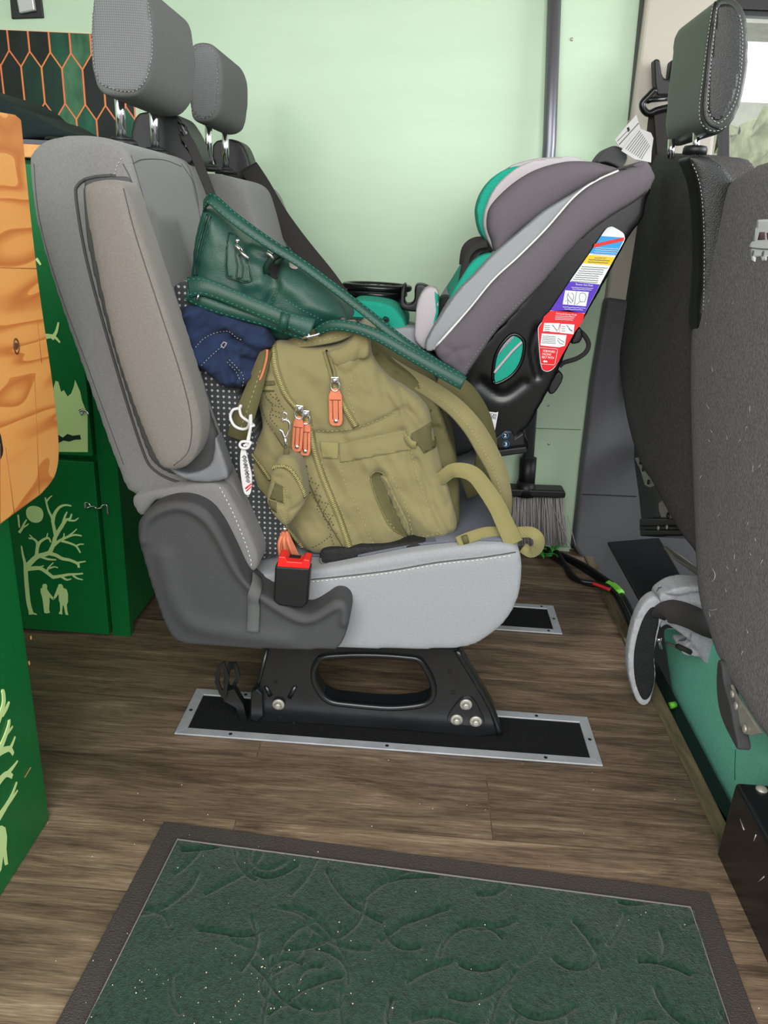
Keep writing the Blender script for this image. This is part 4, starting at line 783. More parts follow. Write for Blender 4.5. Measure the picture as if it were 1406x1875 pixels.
gstrap('base_strap', k4((40, 450), (100, 445), (180, 470), (300, 520), (420, 570), (520, 610), (618, 645)), (1.155, 1.15, 1.15, 1.15, 1.15, 1.15, 1.155), [.03, .026, .024, .024, .024, .03], (-.1, -1, .2))
gstrap('base_strap', k4((30, 480), (90, 510), (180, 545), (300, 580), (420, 612), (500, 640), (600, 672)), (1.158, 1.157, 1.157, 1.157, 1.157, 1.157, 1.16), [.018, .02, .018, .017, .02, .02], (-.1, -1, 0))
q = MB(); q.ribbon([onY(*p, 1.146) for p in k4((492, 572), (476, 650))], (0, -1, 0), .013, .008); q.build('keeper_loop', M['green'], hb)
q = MB(); q.tube([onY(*p, 1.148) for p in k4((568, 686), (600, 682), (640, 672), (652, 664))], .0022, 8); q.tube([onY(*p, 1.148) for p in k4((88, 482), (76, 512))], .0018, 8); q.tube([onY(*p, 1.148) for p in k4((600, 665), (606, 692))], .0022, 8); q.build('buckle', M['chrome'], hb)
q = MB(); q.disc(onY(*k4((762, 606))[0], 1.165), (0, -1, 0), .006, .002, 16, .001); q.build('strap_stud', M['black'], hb)

# ================================================================== DENIM
dn_o = k4((22, 545), (60, 532), (150, 542), (220, 560), (300, 605), (400, 630), (430, 690), (440, 720), (395, 745), (370, 780), (350, 850), (315, 905), (250, 918), (200, 900), (150, 850), (90, 820), (66, 780), (48, 700), (26, 610))
dm = soft('folded_jeans', dn_o, 1.172, 1.26, M['denim'], None, vox=.0035, sm=5, bulge=.018, R=.03, wob=.0022, wsc=16, wr=.011, wf=11, wa=.7, crease=[
    (k4((70, 730), (110, 690), (170, 660), (230, 655), (270, 690), (300, 720)), .005, .008), (k4((200, 720), (210, 760), (240, 810), (260, 870), (262, 910)), .006, .009), (k4((240, 690), (300, 700), (350, 740)), .006, .009),
    (k4((90, 810), (140, 770), (200, 730)), .004, -.005), (k4((290, 780), (300, 830), (290, 890)), .004, -.007), (k4((230, 760), (290, 760), (350, 790)), .006, .008), (k4((100, 590), (220, 620), (330, 650)), .012, -.005), (k4((330, 640), (380, 680), (430, 700)), .006, .007)])
tag(dm, 'crumpled dark blue denim trousers tucked under the green handbag', 'jeans')
q = MB()
for pts in [((72, 732), (110, 690), (165, 662), (225, 655), (265, 685), (300, 700)), ((98, 815), (150, 765), (200, 722)), ((230, 790), (270, 830), (295, 870), (290, 915)), ((220, 800), (260, 840), (280, 885))]: stitch(q, dm, k4(*pts), 3, 1.8, .0006)
q.build('stitching', M['denim_t'], dm)
q = MB(); line_on(q, dm, k4((190, 722), (205, 706), (218, 712), (205, 735), (190, 722)), .001, .0005, False, 2); q.build('bar_tack', M['denim_t'], dm)
# dark mesh pad under the backpack
pad = soft('seat_protector', [(584, 1022), (592, 1008), (640, 1004), (700, 1000), (776, 992), (776, 1004), (720, 1014), (650, 1024), (600, 1034), (586, 1032)], 1.15, 1.50, M['meshp'], None, vox=.004, sm=4)
tag(pad, 'black mesh seat protector mat squashed under the backpack', 'mat')
q = MB(); q.tube(cr([onY(x, y, 1.149) for x, y in [(586, 1022), (594, 1033), (640, 1028), (700, 1018), (772, 1002)]], 5), .0022, 8); q.build('edge_binding', M['belt_g'], pad)

# ================================================================== CHILD CAR SEAT
k6 = crop(750, 200, 2.812); k7 = crop(850, 600, 3.515); kL = crop(950, 400, 6.25)
YC = 1.56
cs = thing('child_car_seat', 'grey and teal child car seat with black shell installed behind the driver seat', 'child seat', tuple(onY(930, 832, 1.76)))
sh_o = [(1192, 335), (1184, 375), (1177, 402), (1155, 431), (1130, 476), (1100, 532), (1066, 592), (1040, 640), (1022, 682), (1004, 718), (987, 748), (972, 776), (961, 788), (950, 792), (944, 799), (962, 800), (966, 826), (912, 828), (890, 818), (872, 792), (868, 760), (850, 730), (842, 692), (860, 660), (900, 612), (960, 545), (1008, 462), (1078, 398), (1148, 345)]
shell = soft('shell', sh_o, YC, 1.96, M['gloss'], cs, vox=.006, sm=5, crease=[([(985, 600), (975, 640), (985, 690)], .006, .004), ([(880, 700), (920, 725), (960, 700)], .01, .004)])
# belt path window with the teal cover showing through
wn = crp(k7((186, 340), (185, 290), (200, 190), (240, 110), (300, 48), (345, 50), (385, 95), (375, 190), (345, 260), (290, 320), (205, 362)), 4, True)
q = MB(); patch_on(q, shell, wn, .001, 0, 6); wp = q.build('belt_path_cover', M['teal'], cs)
q = MB(); patch_on(q, wp, crp(k7((205, 190), (245, 110), (300, 52), (320, 62), (250, 140)), 3, True), .001, 0, 5); q.build('cover_panel', M['csl'], wp)
q = MB(); line_on(q, wp, k7((192, 290), (250, 220), (310, 150), (370, 92)), .003, .001); q.build('cover_piping', M['csp'], wp)
q = MB(); line_on(q, shell, wn+[wn[0]], .004, 0, False); q.build('window_rim', M['gloss'], cs)
# padded side
pad_o = k6((128, 1240), (300, 1045), (430, 885), (560, 765), (700, 625), (850, 455), (960, 375), (1080, 318), (1180, 285), (1200, 262), (1240, 295), (1266, 345), (1245, 400), (1218, 440), (1150, 482), (1020, 562), (900, 655), (780, 785), (680, 905), (560, 1035), (440, 1155), (285, 1382), (240, 1350))
pside = soft('side_pad', pad_o, YC-.045, YC+.06, M['cs'], cs, vox=.005, sm=9, bulge=.014, R=.04, crease=[(k6((1215, 330), (1225, 380), (1215, 430)), .004, .004), (k6((180, 1220), (230, 1250), (260, 1320)), .006, .003), (k6((200, 1280), (240, 1240), (300, 1230)), .006, .003)])
ps2 = soft('side_pad', pad_o, YC+.34, YC+.42, M['cs'], cs, vox=.008, sm=6)
bd = k6((80, 1205), (230, 965), (330, 860), (440, 742), (570, 632), (700, 522), (850, 432), (955, 368), (1080, 318), (960, 378), (850, 458), (700, 628), (560, 768), (430, 888), (300, 1048), (128, 1242))
band = soft('edge_band', bd, YC-.03, YC+.05, M['csl'], cs, vox=.005, sm=4, n=3)
q = MB(); line_on(q, [pside, band], k6((124, 1235), (300, 1040), (430, 882), (560, 762), (700, 622), (850, 452), (960, 372), (1075, 320)), .0028, .0005); q.build('piping', M['pipe'], cs)
q = MB(); stitch(q, pside, k6((290, 1330), (400, 1180), (500, 1060), (600, 960)), 3, 3, .0006); q.build('stitching', M['csl'], pside)
q = MB(); line_on(q, pside, k6((300, 1350), (450, 1140), (560, 1020), (690, 885), (790, 770), (910, 640), (1030, 550), (1150, 475), (1215, 425)), .0022, 0); q.build('edge_binding', M['belt'], cs)
soft('top_cap', k6((1080, 318), (1180, 272), (1215, 258), (1250, 300), (1264, 345), (1248, 395), (1222, 420), (1215, 360), (1180, 310), (1140, 305)), YC-.05, YC+.40, M['cs'], cs, vox=.006, sm=6)
# inner seat pad seen past the edge
soft('inner_pad', k6((75, 1200), (230, 940), (340, 820), (440, 730), (500, 700), (520, 760), (400, 900), (250, 1080), (120, 1230)), YC+.03, YC+.36, M['csl'], cs, vox=.007, sm=6)
q = MB(); 
tp = soft('teal_insert', k6((205, 980), (260, 880), (330, 780), (420, 740), (440, 780), (340, 880), (250, 990)), YC+.02, YC+.30, M['teal'], cs, vox=.006, sm=4)
# head support: teal rim, pale rim, grey wing
wing = k6((450, 742), (425, 680), (402, 620), (400, 560), (412, 510), (445, 465), (500, 410), (560, 362), (630, 320), (700, 292), (780, 272), (850, 264), (920, 266), (985, 276), (1040, 292), (1086, 312), (960, 375), (850, 432), (700, 530), (570, 630))
hw = soft('head_wing', wing, YC+.01, YC+.06, M['cs'], cs, vox=.005, sm=7, bulge=.016, R=.04, n=3)
rim = k6((440, 735), (405, 680), (380, 600), (388, 520), (430, 420), (500, 340), (600, 275), (720, 250), (820, 242), (900, 256), (900, 300), (700, 330), (520, 430), (430, 560), (450, 700))
hr = soft('head_rim', rim, YC+.035, YC+.10, M['csp'], cs, vox=.005, sm=5, n=3)
tr_ = k6((420, 700), (368, 640), (346, 545), (352, 480), (378, 415), (430, 350), (500, 305), (600, 285), (660, 300), (500, 400), (420, 540), (430, 680))
soft('head_lining', tr_, YC+.06, YC+.15, M['teal'], cs, vox=.005, sm=5, n=3)
soft('head_rim', k6((500, 300), (600, 262), (720, 244), (840, 245), (900, 262), (880, 300), (700, 300), (560, 320)), YC+.12, YC+.3, M['csp'], cs, vox=.006, sm=5, n=3)
soft('head_wing', wing, YC+.30, YC+.35, M['cs'], cs, vox=.007, sm=6, n=3)
# adjuster handle
q = MB(); q.prism([onY(x, y, YC+.16) for x, y in crp(k6((965, 275), (985, 235), (1020, 200), (1060, 188), (1100, 205), (1120, 235), (1118, 262), (1090, 305), (1060, 290), (1010, 272)), 3, True)], (0, .07, 0)); bev(q.build('adjuster_handle', M['plas'], cs, False), .006, 3)
# light grey armrest pad in front (left) + arm
ap = soft('arm_pad', k6((25, 1180), (28, 1100), (38, 1000), (70, 935), (105, 914), (140, 925), (152, 965), (146, 1050), (130, 1130), (95, 1200), (80, 1240), (40, 1210)), YC+.02, YC+.07, M['csp'], cs, vox=.004, sm=7, bulge=.006)
q = MB(); patch_on(q, ap, k6((128, 940), (150, 960), (148, 1050), (130, 1120), (122, 1100), (136, 1040)), .0012, 0, 5, YC+.02); q.build('teal_trim', M['teal'], ap)
soft('harness_pad', k6((140, 1130), (130, 1060), (150, 985), (190, 965), (225, 985), (225, 1010), (180, 1060), (160, 1120)), YC+.05, YC+.12, M['meshp'], cs, vox=.004, sm=5)
for i, pts in enumerate([((400, 690), (340, 705), (300, 745), (285, 800), (270, 880), (255, 960)), ((420, 705), (350, 720), (320, 770), (300, 830), (285, 890), (275, 950)), ((400, 675), (330, 680), (285, 720), (272, 800))]):
    q = MB(); P = cr([onY(x, y, YC+.04+.02*i) for x, y in k6(*pts)], 5); q.ribbon(P, (-.4, -1, .2), .015, .002); q.build('harness_strap', M['belt'], cs)
q = MB(); q.prism([onY(x, y, YC+.08) for x, y in crp(k6((300, 720), (330, 690), (400, 680), (430, 705), (425, 730), (360, 745), (330, 790), (305, 790)), 3, True)], (0, .03, 0)); bev(q.build('shoulder_pad', M['csl'], cs, False), .004)
q = MB(); q.prism([onY(x, y, YC+.09) for x, y in k6((312, 800), (420, 762), (430, 790), (330, 860))], (0, .02, 0)); bev(q.build('strap_cover', M['teal'], cs, False), .004)
# cup holder ring, front of the seat
ch = MB(); c = onY(690, 530, 1.80); ux_ = .075
ch.tube([c+Vector((math.cos(t_)*.072, math.sin(t_)*.05, .006)) for t_ in np.linspace(0, 2*math.pi, 32, False)], .008, 8, True); ch.disc(c+Vector((0, 0, -.012)), (0, 0, 1), .070, .012, 32, .002)
co = bev(ch.build('cup_holder', M['gloss'], cs), .002)
q = MB()
for a_ in range(7):
    t_ = math.pi*(a_/6.0); q.tube([c+Vector((0, -.01, .004)), c+Vector((math.cos(t_)*.06, math.sin(t_)*.042, .006))], .004, 6)
q.build('cup_holder_spoke', M['black'], co)
q = MB(); q.tube([c+Vector((0, 0, -.012)), c+Vector((0, 0, -.05))], [.062, .052], 28); q.build('cup_holder_cup', M['black'], cs)
soft('cup_arm', k4((1040, 440), (1060, 440), (1050, 520), (1075, 530), (1095, 510), (1100, 440), (1150, 440), (1175, 470), (1140, 560), (1040, 555), (1030, 500)), 1.72, 1.77, M['black'], cs, vox=.004, sm=3, n=3)
soft('seat_lip', k4((780, 600), (800, 520), (900, 515), (1000, 545), (1060, 640), (1035, 720), (950, 680), (850, 640)), 1.62, 1.90, M['teal'], cs, vox=.006, sm=6, n=3)
soft('seat_lip_edge', k4((850, 640), (900, 620), (950, 650), (1100, 640), (1150, 720), (1100, 800), (960, 700)), 1.60, 1.66, M['csl'], cs, vox=.006, sm=5, n=3)
q = MB(); c2 = onY(662, 583, 1.6); q.tube([c2, c2-Vector((0, 0, .035))], [.052, .045], 28); q.tube([c2+Vector((math.cos(t_)*.052, math.sin(t_)*.052, 0)) for t_ in np.linspace(0, 6.283, 28, False)], .005, 8, True); q.build('cup_holder', M['black'], cs)
soft('seat_front', [(640, 600), (700, 610), (790, 640), (850, 700), (880, 780), (860, 830), (760, 840), (660, 760)], 1.60, 1.93, M['black'], cs, vox=.008, sm=5)
# base flange, level numbers, recline foot
q = MB(); q.prism([onY(x, y, YC-.012) for x, y in k7((215, 790), (400, 765), (412, 805), (235, 832))], (0, .35, 0)); bev(q.build('base_flange', M['black'], cs, False), .003)
q = MB(); q.prism([onY(x, y, YC-.004) for x, y in k7((180, 720), (260, 655), (310, 660), (330, 700), (385, 665), (400, 765), (215, 790))], (0, .3, 0)); bev(q.build('base_foot', M['black'], cs, False), .006)
soft('side_bracket', k7((545, 370), (570, 330), (600, 285), (625, 290), (638, 325), (600, 400), (565, 432), (545, 420)), YC+.03, YC+.1, M['black'], cs, vox=.003, sm=3)
q = MB(); q.tube(cr([onY(x, y, YC+.08) for x, y in k7((740, 20), (780, 60), (800, 110), (780, 160), (720, 200), (640, 225), (612, 250))], 5), .005, 8); q.build('tether_strap', M['belt'], cs)
soft('side_bracket', k7((690, 100), (720, 20), (750, 0), (762, 50), (745, 95), (710, 105)), YC+.05, YC+.12, M['black'], cs, vox=.003, sm=3)
def label(pts, m, name, par, Y, th=.0008):
    q = MB(); q.prism([onY(x, y, Y) for x, y in pts], (0, th, 0)); return q.build(name, m, par, False)
YL = YC-.0075
def LL(y): # strip left/right x at given crop row (two anchor edges)
    ys = [95, 200, 410, 720, 1055, 1200, 1300, 1550, 1720, 1752]; xl = [1035, 940, 800, 583, 358, 250, 220, 236, 262, 310]
    yr = [110, 170, 230, 440, 750, 1090, 1500, 1700, 1752]; xr = [1080, 1195, 1208, 1102, 930, 752, 520, 420, 320]
    return np.interp(y, ys, xl), np.interp(y, yr, xr)
def sect(y0, y1, m, name, dy=28, Y=YL):
    A = [(LL(y)[0], y) for y in np.linspace(y0, y1, 5)]; Bq = [(LL(y+dy)[1], y+dy) for y in np.linspace(y1, y0, 5)]
    return label(kL(*(A+Bq)), m, name, lab, Y)
lab = thing('t', 'x', 'x'); bpy.data.objects.remove(lab)
bk_ = crp(kL((1000, 118), (1045, 96), (1085, 100), (1185, 160), (1210, 210), (1200, 270), (1100, 445), (930, 755), (752, 1092), (540, 1480), (420, 1690), (350, 1748), (290, 1745), (255, 1700), (235, 1550), (218, 1300), (225, 1240), (255, 1195), (358, 1055), (583, 720), (800, 412), (940, 200)), 3, True)
lab = label(bk_, M['lwhite'], 'warning_label', cs, YL+.0004)
WL[lab.name] = WL[cs.name]
sect(200, 400, M['lblue'], 'blue_band', 20); sect(415, 510, M['lyel'], 'yellow_band'); sect(722, 1052, M['lpur'], 'purple_band', 33)
rb = crp(kL((358, 1057), (752, 1090), (640, 1300), (530, 1500), (425, 1680), (350, 1742), (292, 1740), (260, 1700), (240, 1550), (224, 1300), (230, 1240), (258, 1200)), 2, True)
label(rb, M['lred'], 'red_band', lab, YL)
label(kL((865, 290), (1205, 215), (1200, 255), (850, 335)), M['lred'], 'red_stripe', lab, YL-.0005)
def card(pts): return label(kL(*pts), M['lwhite'], 'pictogram_card', lab, YL-.0005)
card(((530, 822), (800, 842), (768, 1006), (500, 982))); card(((290, 1195), (470, 1200), (462, 1305), (275, 1292))); card(((480, 1205), (636, 1215), (625, 1325), (464, 1308))); card(((262, 1315), (545, 1335), (525, 1458), (460, 1475), (245, 1452)))
def ink(lines, m, nm, par=None, Y=YL-.0009, r=.0006):
    q = MB()
    for L in lines: q.tube([onY(x, y, Y) for x, y in kL(*L)], r, 4)
    q.build(nm, m, par or lab)
def frow(y, a, b_, wig=4, dx=0):
    n = int((b_-a)/9)+2; return [(a+(b_-a)*i/n, y+(b_-a)*i/n*.06+((i*31) % 7-3)*wig*.35) for i in range(n+1)]
ink([frow(550+i*24, 720-i*17+rs_, 1015-i*16-(i*29 % 40)) for i, rs_ in zip(range(8), (0, 10, 0, 6, 0, 8, 2, 0))], M['ink'], 'printed_lines', r=.0005)
ink([frow(335+i*24, 880-i*10, 1140-i*12) for i in range(4)], M['lwhite'], 'printed_lines')
ink([frow(470+i*26, 800-i*8, 1040-i*20) for i in range(2)], M['ink'], 'printed_lines')
ink([frow(788+i*20, 600+i*10, 850-i*20) for i in range(2)]+[frow(1012+i*24, 500+i*20, 765-i*30) for i in range(2)]+[frow(1115+i*19, 420-i*4, 640-i*12) for i in range(3)], M['lwhite'], 'printed_lines')
ink([((660, 832), (635, 990)), ((570, 845), (550, 890), (560, 930), (600, 970)), ((600, 850), (625, 870), (628, 910), (610, 960)), ((560, 870), (620, 950)), ((530, 950), (560, 920), (560, 985)), ((700, 860), (690, 900), (700, 950), (660, 985)), ((760, 865), (770, 900), (750, 960)), ((700, 860), (730, 850), (760, 865)), ((700, 950), (740, 955))], M['ink'], 'seat_pictogram', r=.0005)
ink([((390, 1220), (420, 1270), (450, 1275), (465, 1215)), ((380, 1215), (440, 1290)), ((555, 1225), (580, 1275), (610, 1280)), ((545, 1220), (610, 1300)), ((440, 1390), (470, 1430), (510, 1440)), ((445, 1370), (520, 1420))]+[frow(1225+i*22, 295, 355) for i in range(4)]+[frow(1235+i*25, 490, 530) for i in range(3)]+[frow(1345+i*19, 275-i*4, 420) for i in range(5)], M['ink'], 'seat_pictogram', r=.0005)
ink([((236, 1478), (425, 1492), (442, 1500), (440, 1520), (412, 1665), (400, 1676), (250, 1664))], M['lwhite'], 'printed_frame', r=.0006)
def put(s_, start, end, up_, m, nm, par, Y, k, bold=0):
    a = k(start, end, (start[0]+up_[0], start[1]+up_[1])); r = text(s_, a[0][0], a[0][1], Y, 0, (a[2][0]-a[0][0], a[2][1]-a[0][1]), m, nm, par, bold=bold, end=a[1])
    if r: ob(nm, r[0], r[1], m, par, False)
put('FORWARD-', (275, 1528), (418, 1540), (3, -26), M['lwhite'], 'lettering', lab, YL-.0009, kL, .01)
put('FACING', (268, 1562), (368, 1570), (3, -24), M['lwhite'], 'lettering', lab, YL-.0009, kL, .01)
put('BELT PATH', (262, 1597), (398, 1608), (3, -24), M['lwhite'], 'lettering', lab, YL-.0009, kL, .01)
put('Booster Seat Mode', (650, 762), (846, 778), (4, -22), M['lwhite'], 'lettering', lab, YL-.0009, kL)
put('Forward-Facing Mode', (424, 1096), (660, 1114), (4, -20), M['lwhite'], 'lettering', lab, YL-.0009, kL)
put('BOOSTER SEAT', (865, 462), (1000, 466), (4, -20), M['ink'], 'lettering', lab, YL-.0009, kL)
label(kL((275, 1635), (297, 1620), (297, 1628), (326, 1631), (324, 1646), (295, 1643), (295, 1652)), M['lwhite'], 'arrow', lab, YL-.0009)
# scan sticker (no code) and the two level numbers
YS = YC-.008
stk = label(crp(k7((112, 545), (122, 538), (205, 546), (217, 556), (185, 712), (175, 718), (150, 690), (108, 600)), 2, True), M['lwhite'], 'sticker', cs, YS)
WL[stk.name] = WL[cs.name]
put('SCAN', (163, 566), (206, 572), (2, -17), M['inkd'], 'lettering', stk, YS-.0006, k7, .01); put('HERE', (158, 583), (204, 590), (2, -16), M['inkd'], 'lettering', stk, YS-.0006, k7, .01)
ring_ = MB(); ring_.ring([onY(x, y, YS-.0005) for x, y in k7((120, 549), (148, 552), (142, 602), (115, 597))], [onY(x, y, YS-.0005) for x, y in k7((124, 556), (144, 558), (139, 594), (119, 590))], (0, .0004, 0)); ring_.build('phone_icon', M['inkd'], stk, False)
for ch_, (x, y) in (('2', (264, 694)), ('3', (268, 749))):
    put(ch_, (x-9, y+11), (x+8, y+11), (0, -22), M['lwhite'], 'level_number', cs, YC-.0085, k7, .02)
    q = MB(); c = onY(*k7((x, y))[0], YC-.0075); q.tube([c+Vector((math.cos(t_)*.0066, 0, math.sin(t_)*.0066)) for t_ in np.linspace(0, 6.283, 28, False)], .0005, 6, True); q.build('level_ring', M['lblue'], cs)
# paper instruction card sticking up behind the top
pc = thing('instruction_card', 'white printed paper card sticking up behind the child seat', 'card', tuple(onY(1165, 290, 1.72)))
kp = crop(1050, 0, 3.949)
def pcard(pts, Y, nm, nl, a0):
    q = MB(); P = [onY(x, y, Y) for x, y in kp(*pts)]; q.prism(P, (0, .0012, 0)); o = q.build(nm, M['paper'], pc, False); return o
c1 = pcard(((330, 1060), (300, 1010), (390, 900), (455, 828), (482, 925), (440, 990), (380, 1080)), 1.70, 'card_sheet', 0, 0)
c2_ = pcard(((345, 1090), (420, 990), (480, 930), (560, 960), (578, 1000), (565, 1090), (560, 1175), (440, 1150)), 1.69, 'card_sheet', 0, 0)
q = MB()
for i in range(9): q.tube([onY(*kp((378+i*14, 1078+i*9))[0], 1.6893), onY(*kp((480+i*9, 945+i*13))[0], 1.6893)], .0006, 4)
q.tube([onY(*kp((330, 1045))[0], 1.6993), onY(*kp((470, 890))[0], 1.6993)], .0009, 4); q.tube([onY(*kp((318, 1020))[0], 1.6993), onY(*kp((400, 935))[0], 1.6993)], .0006, 4)
q.build('printed_lines', M['ink'], pc)
q = MB(); q.prism([onY(x, y, 1.699) for x, y in kp((385, 925), (400, 918), (408, 940), (395, 955))], (0, .0005, 0)); q.build('printed_mark', M['inkd'], pc, False)
# ================================================================== CAB SEATS
kR = crop(1100, 300, 2.68); c8 = crop(1100, 900, 3.124)
drv = thing('driver_seat', 'black cab seat with leather headrest that the child seat leans against', 'seat', (.66, 1.83, -.17))
XD = .545
dback = soft('backrest', [(1176, 296), (1200, 280), (1250, 283), (1272, 292), (1288, 340), (1296, 420), (1300, 560), (1300, 1010), (1268, 1004), (1232, 952), (1199, 890), (1174, 850), (1155, 790), (1142, 720), (1136, 640), (1138, 520), (1150, 430), (1170, 340)], XD, XD+.12, M['felt2'], drv, ax='X', vox=.007, sm=5, bulge=.01)
dside = soft('side_bolster', [(1283, 620), (1284, 500), (1284, 420), (1277, 340), (1262, 298), (1258, 286), (1290, 284), (1318, 296), (1340, 322), (1352, 360), (1360, 620)], 1.50, 1.565, M['vinyl'], drv, vox=.006, sm=6, bulge=.008)
q = MB(); stitch(q, dside, [(1268, 300), (1282, 340), (1289, 420), (1289, 520), (1286, 600)], 4, 3, .0008); q.build('stitching', M['thread'], dside)
dh = soft('headrest', [(1290, 236), (1283, 205), (1290, 130), (1300, 50), (1308, 8), (1325, -8), (1345, -4), (1364, 20), (1371, 70), (1369, 130), (1358, 185), (1342, 222), (1320, 244), (1300, 247)], 1.545, 1.765, M['vinylg'], drv, vox=.005, sm=7, bulge=.005)
q = MB(); pp = crp([(1302, 215), (1296, 195), (1300, 130), (1309, 60), (1315, 15), (1328, 8), (1342, 14), (1352, 36), (1356, 80), (1353, 130), (1343, 176), (1330, 204), (1316, 220)], 3, True); patch_on(q, dh, pp, .002, 0, 7, 1.545); sp_ = q.build('side_panel', M['vinyl'], dh)
q = MB(); stitch(q, [dh], crp([(1306, 8), (1298, 60), (1289, 130), (1281, 205), (1290, 232), (1310, 240), (1335, 228)], 4), 4, 3, .0009, .001, False)
stitch(q, [sp_, dh], crp([(1312, 15), (1305, 80), (1299, 140), (1296, 195), (1304, 218), (1318, 225), (1336, 204), (1350, 170), (1357, 110), (1358, 60), (1352, 24)], 4), 4, 3, .0009, .002, False); q.build('stitching', M['thread'], dh)
q = MB(); line_on(q, [dh], [(1310, 5), (1301, 70), (1294, 135), (1289, 200), (1297, 226), (1318, 236)], .002, .001); q.build('seam_piping', M['black'], dh)
for (x, y0, y1, Y) in ((1228, 255, 292, 1.72), (1274, 240, 285, 1.61)):
    q = MB(); q.tube([onY(x+1, y0, Y), onY(x, y1, Y)], .0068, 14); q.build('headrest_post', M['chrome'], dh)
q = MB(); q.disc(onY(1271, 283, 1.61), (0, 0, 1), .022, .014, 22, .002); q.build('headrest_guide', M['black'], drv)
# driver seat mechanism
q = MB(); q.prism([onX(x, y, .60) for x, y in kR((160, 1340), (175, 1400), (280, 1560), (330, 1650), (560, 1650), (560, 1745), (195, 1745), (185, 1640), (160, 1460))], (.1, 0, 0)); bev(q.build('seat_base', M['blackm'], drv, False), .006)
q = MB(); q.prism([onX(x, y, .58) for x, y in kR((188, 1740), (560, 1740), (560, 1778), (188, 1778))], (.14, 0, 0)); q.prism([onX(x, y, .58) for x, y in kR((190, 1796), (560, 1796), (560, 1826), (190, 1826))], (.14, 0, 0)); q.prism([onX(x, y, .59) for x, y in kR((188, 1770), (560, 1770), (560, 1800), (188, 1800))], (.12, 0, 0)); bev(q.build('seat_rail', M['gloss'], drv, False), .004)
q = MB(); q.prism([onX(x, y, .572) for x, y in kR((165, 1443), (190, 1441), (205, 1470), (280, 1572), (240, 1588), (215, 1576), (192, 1500))], (.004, 0, 0)); hb1 = bev(q.build('hinge_plate', M['steel'], drv, False), .001)
for x, y in ((196, 1464), (209, 1498), (235, 1562)):
    q = MB(); q.disc(onX(*kR((x, y))[0], .571), (-1, 0, 0), .006, .003, 14, .001); q.build('bolt', M['blackm'], hb1)
q = MB(); q.prism([onX(x, y, .572) for x, y in kR((283, 1665), (300, 1652), (318, 1660), (345, 1695), (388, 1742), (296, 1735), (284, 1700))], (.004, 0, 0)); hb2 = bev(q.build('hinge_plate', M['steel'], drv, False), .001)
q = MB(); q.disc(onX(*kR((330, 1728))[0], .571), (-1, 0, 0), .008, .003, 14, .001); q.build('bolt', M['blackm'], hb2)
for x, y in ((285, 1787), (327, 1783)):
    q = MB(); q.disc(onX(*kR((x, y))[0], .579), (-1, 0, 0), .005, .003, 12, .001); q.build('bolt', M['steel'], drv)
# passenger seat back
ps = thing('passenger_seat', 'charcoal felt-backed cab seat at the right edge with a white van emblem', 'seat', (.57, 1.15, -.17))
XP = .53
pbk = soft('backrest', [(1352, 322), (1330, 340), (1306, 372), (1290, 420), (1280, 490), (1270, 580), (1265, 660), (1266, 780), (1270, 900), (1276, 1040), (1284, 1110), (1300, 1160), (1316, 1205), (1356, 1278), (1406, 1354), (1450, 1410), (1560, 1440), (1580, 280), (1440, 288), (1390, 300)], XP, XP+.075, M['felt'], ps, ax='X', vox=.007, sm=6, bulge=.008, R=.05, n=4)
q = MB(); patch_on(q, pbk, kR((768, 275), (860, 270), (860, 478), (845, 478), (835, 455), (815, 455), (812, 475), (792, 478), (785, 455), (762, 458), (758, 480), (738, 476), (732, 420), (730, 400), (748, 378)), .001, 0, 6); vd = q.build('van_emblem', M['lwhite'], ps)
q = MB(); patch_on(q, vd, kR((780, 335), (806, 335), (808, 372), (770, 374)), .0006, 0, 6); patch_on(q, vd, kR((815, 338), (850, 338), (850, 372), (818, 372)), .0006, 0, 6); q.build('van_window', mat('mauve_print', (110, 84, 92), .7), vd)
q = MB()
for x, y in ((748, 438), (797, 440)): h = hit(vd, *kR((x, y))[0], .0003); q.disc(h[0], h[1], .0045, .0006, 16)
line_on(q, vd, kR((735, 412), (800, 418), (850, 418)), .0009, .0004); q.build('van_lamp', M['ink'], vd)
q = MB()
for i in range(26):
    x, y = random.uniform(1280, 1400), random.uniform(420, 1250); h = hit(pbk, x, y, .0006)
    h2 = hit(pbk, x+random.uniform(-7, 7), y+random.uniform(3, 12), .0008); 
    if h and h2: q.tube([h[0], h2[0]], .0003, 4)
for pts in (c8((640, 440), (655, 470), (652, 500), (632, 518)), c8((618, 678), (640, 680), (664, 672))): line_on(q, pbk, pts, .0004, .0008, True, 2)
tag(q.build('lint', M['white'], ps), kind='stuff')
q = MB(); q.prism([onX(x, y, .515) for x, y in crp(c8((665, 975), (680, 965), (692, 1000), (705, 1100), (740, 1220), (762, 1340), (785, 1450), (775, 1475), (755, 1440), (700, 1330), (670, 1230), (658, 1100)), 3, True)], (.02, 0, 0)); bev(q.build('hinge_cover', M['plas'], ps, False), .004)
q = MB(); q.prism([onX(x, y, .525) for x, y in c8((694, 1098), (738, 1095), (762, 1150), (830, 1250), (880, 1330), (915, 1380), (860, 1396), (815, 1385), (775, 1270), (740, 1180))], (.005, 0, 0)); hp_ = bev(q.build('hinge_plate', M['steel'], ps, False), .001)
for x, y in ((755, 1160), (776, 1226), (826, 1356)):
    q = MB(); q.disc(onX(*c8((x, y))[0], .524), (-1, 0, 0), .0065, .003, 14, .001); q.build('bolt', M['steel'], hp_)
q = MB(); q.box((.72, .96, -.17), (1.2, 1.42, .22)); bev(q.build('seat_base', M['black'], ps, False), .02)
soft('backrest_cushion', [(1350, 340), (1310, 400), (1300, 560), (1300, 900), (1310, 1060), (1560, 1120), (1560, 330), (1420, 310)], XP+.065, XP+.17, M['vinyl'], ps, ax='X', vox=.01, sm=5)
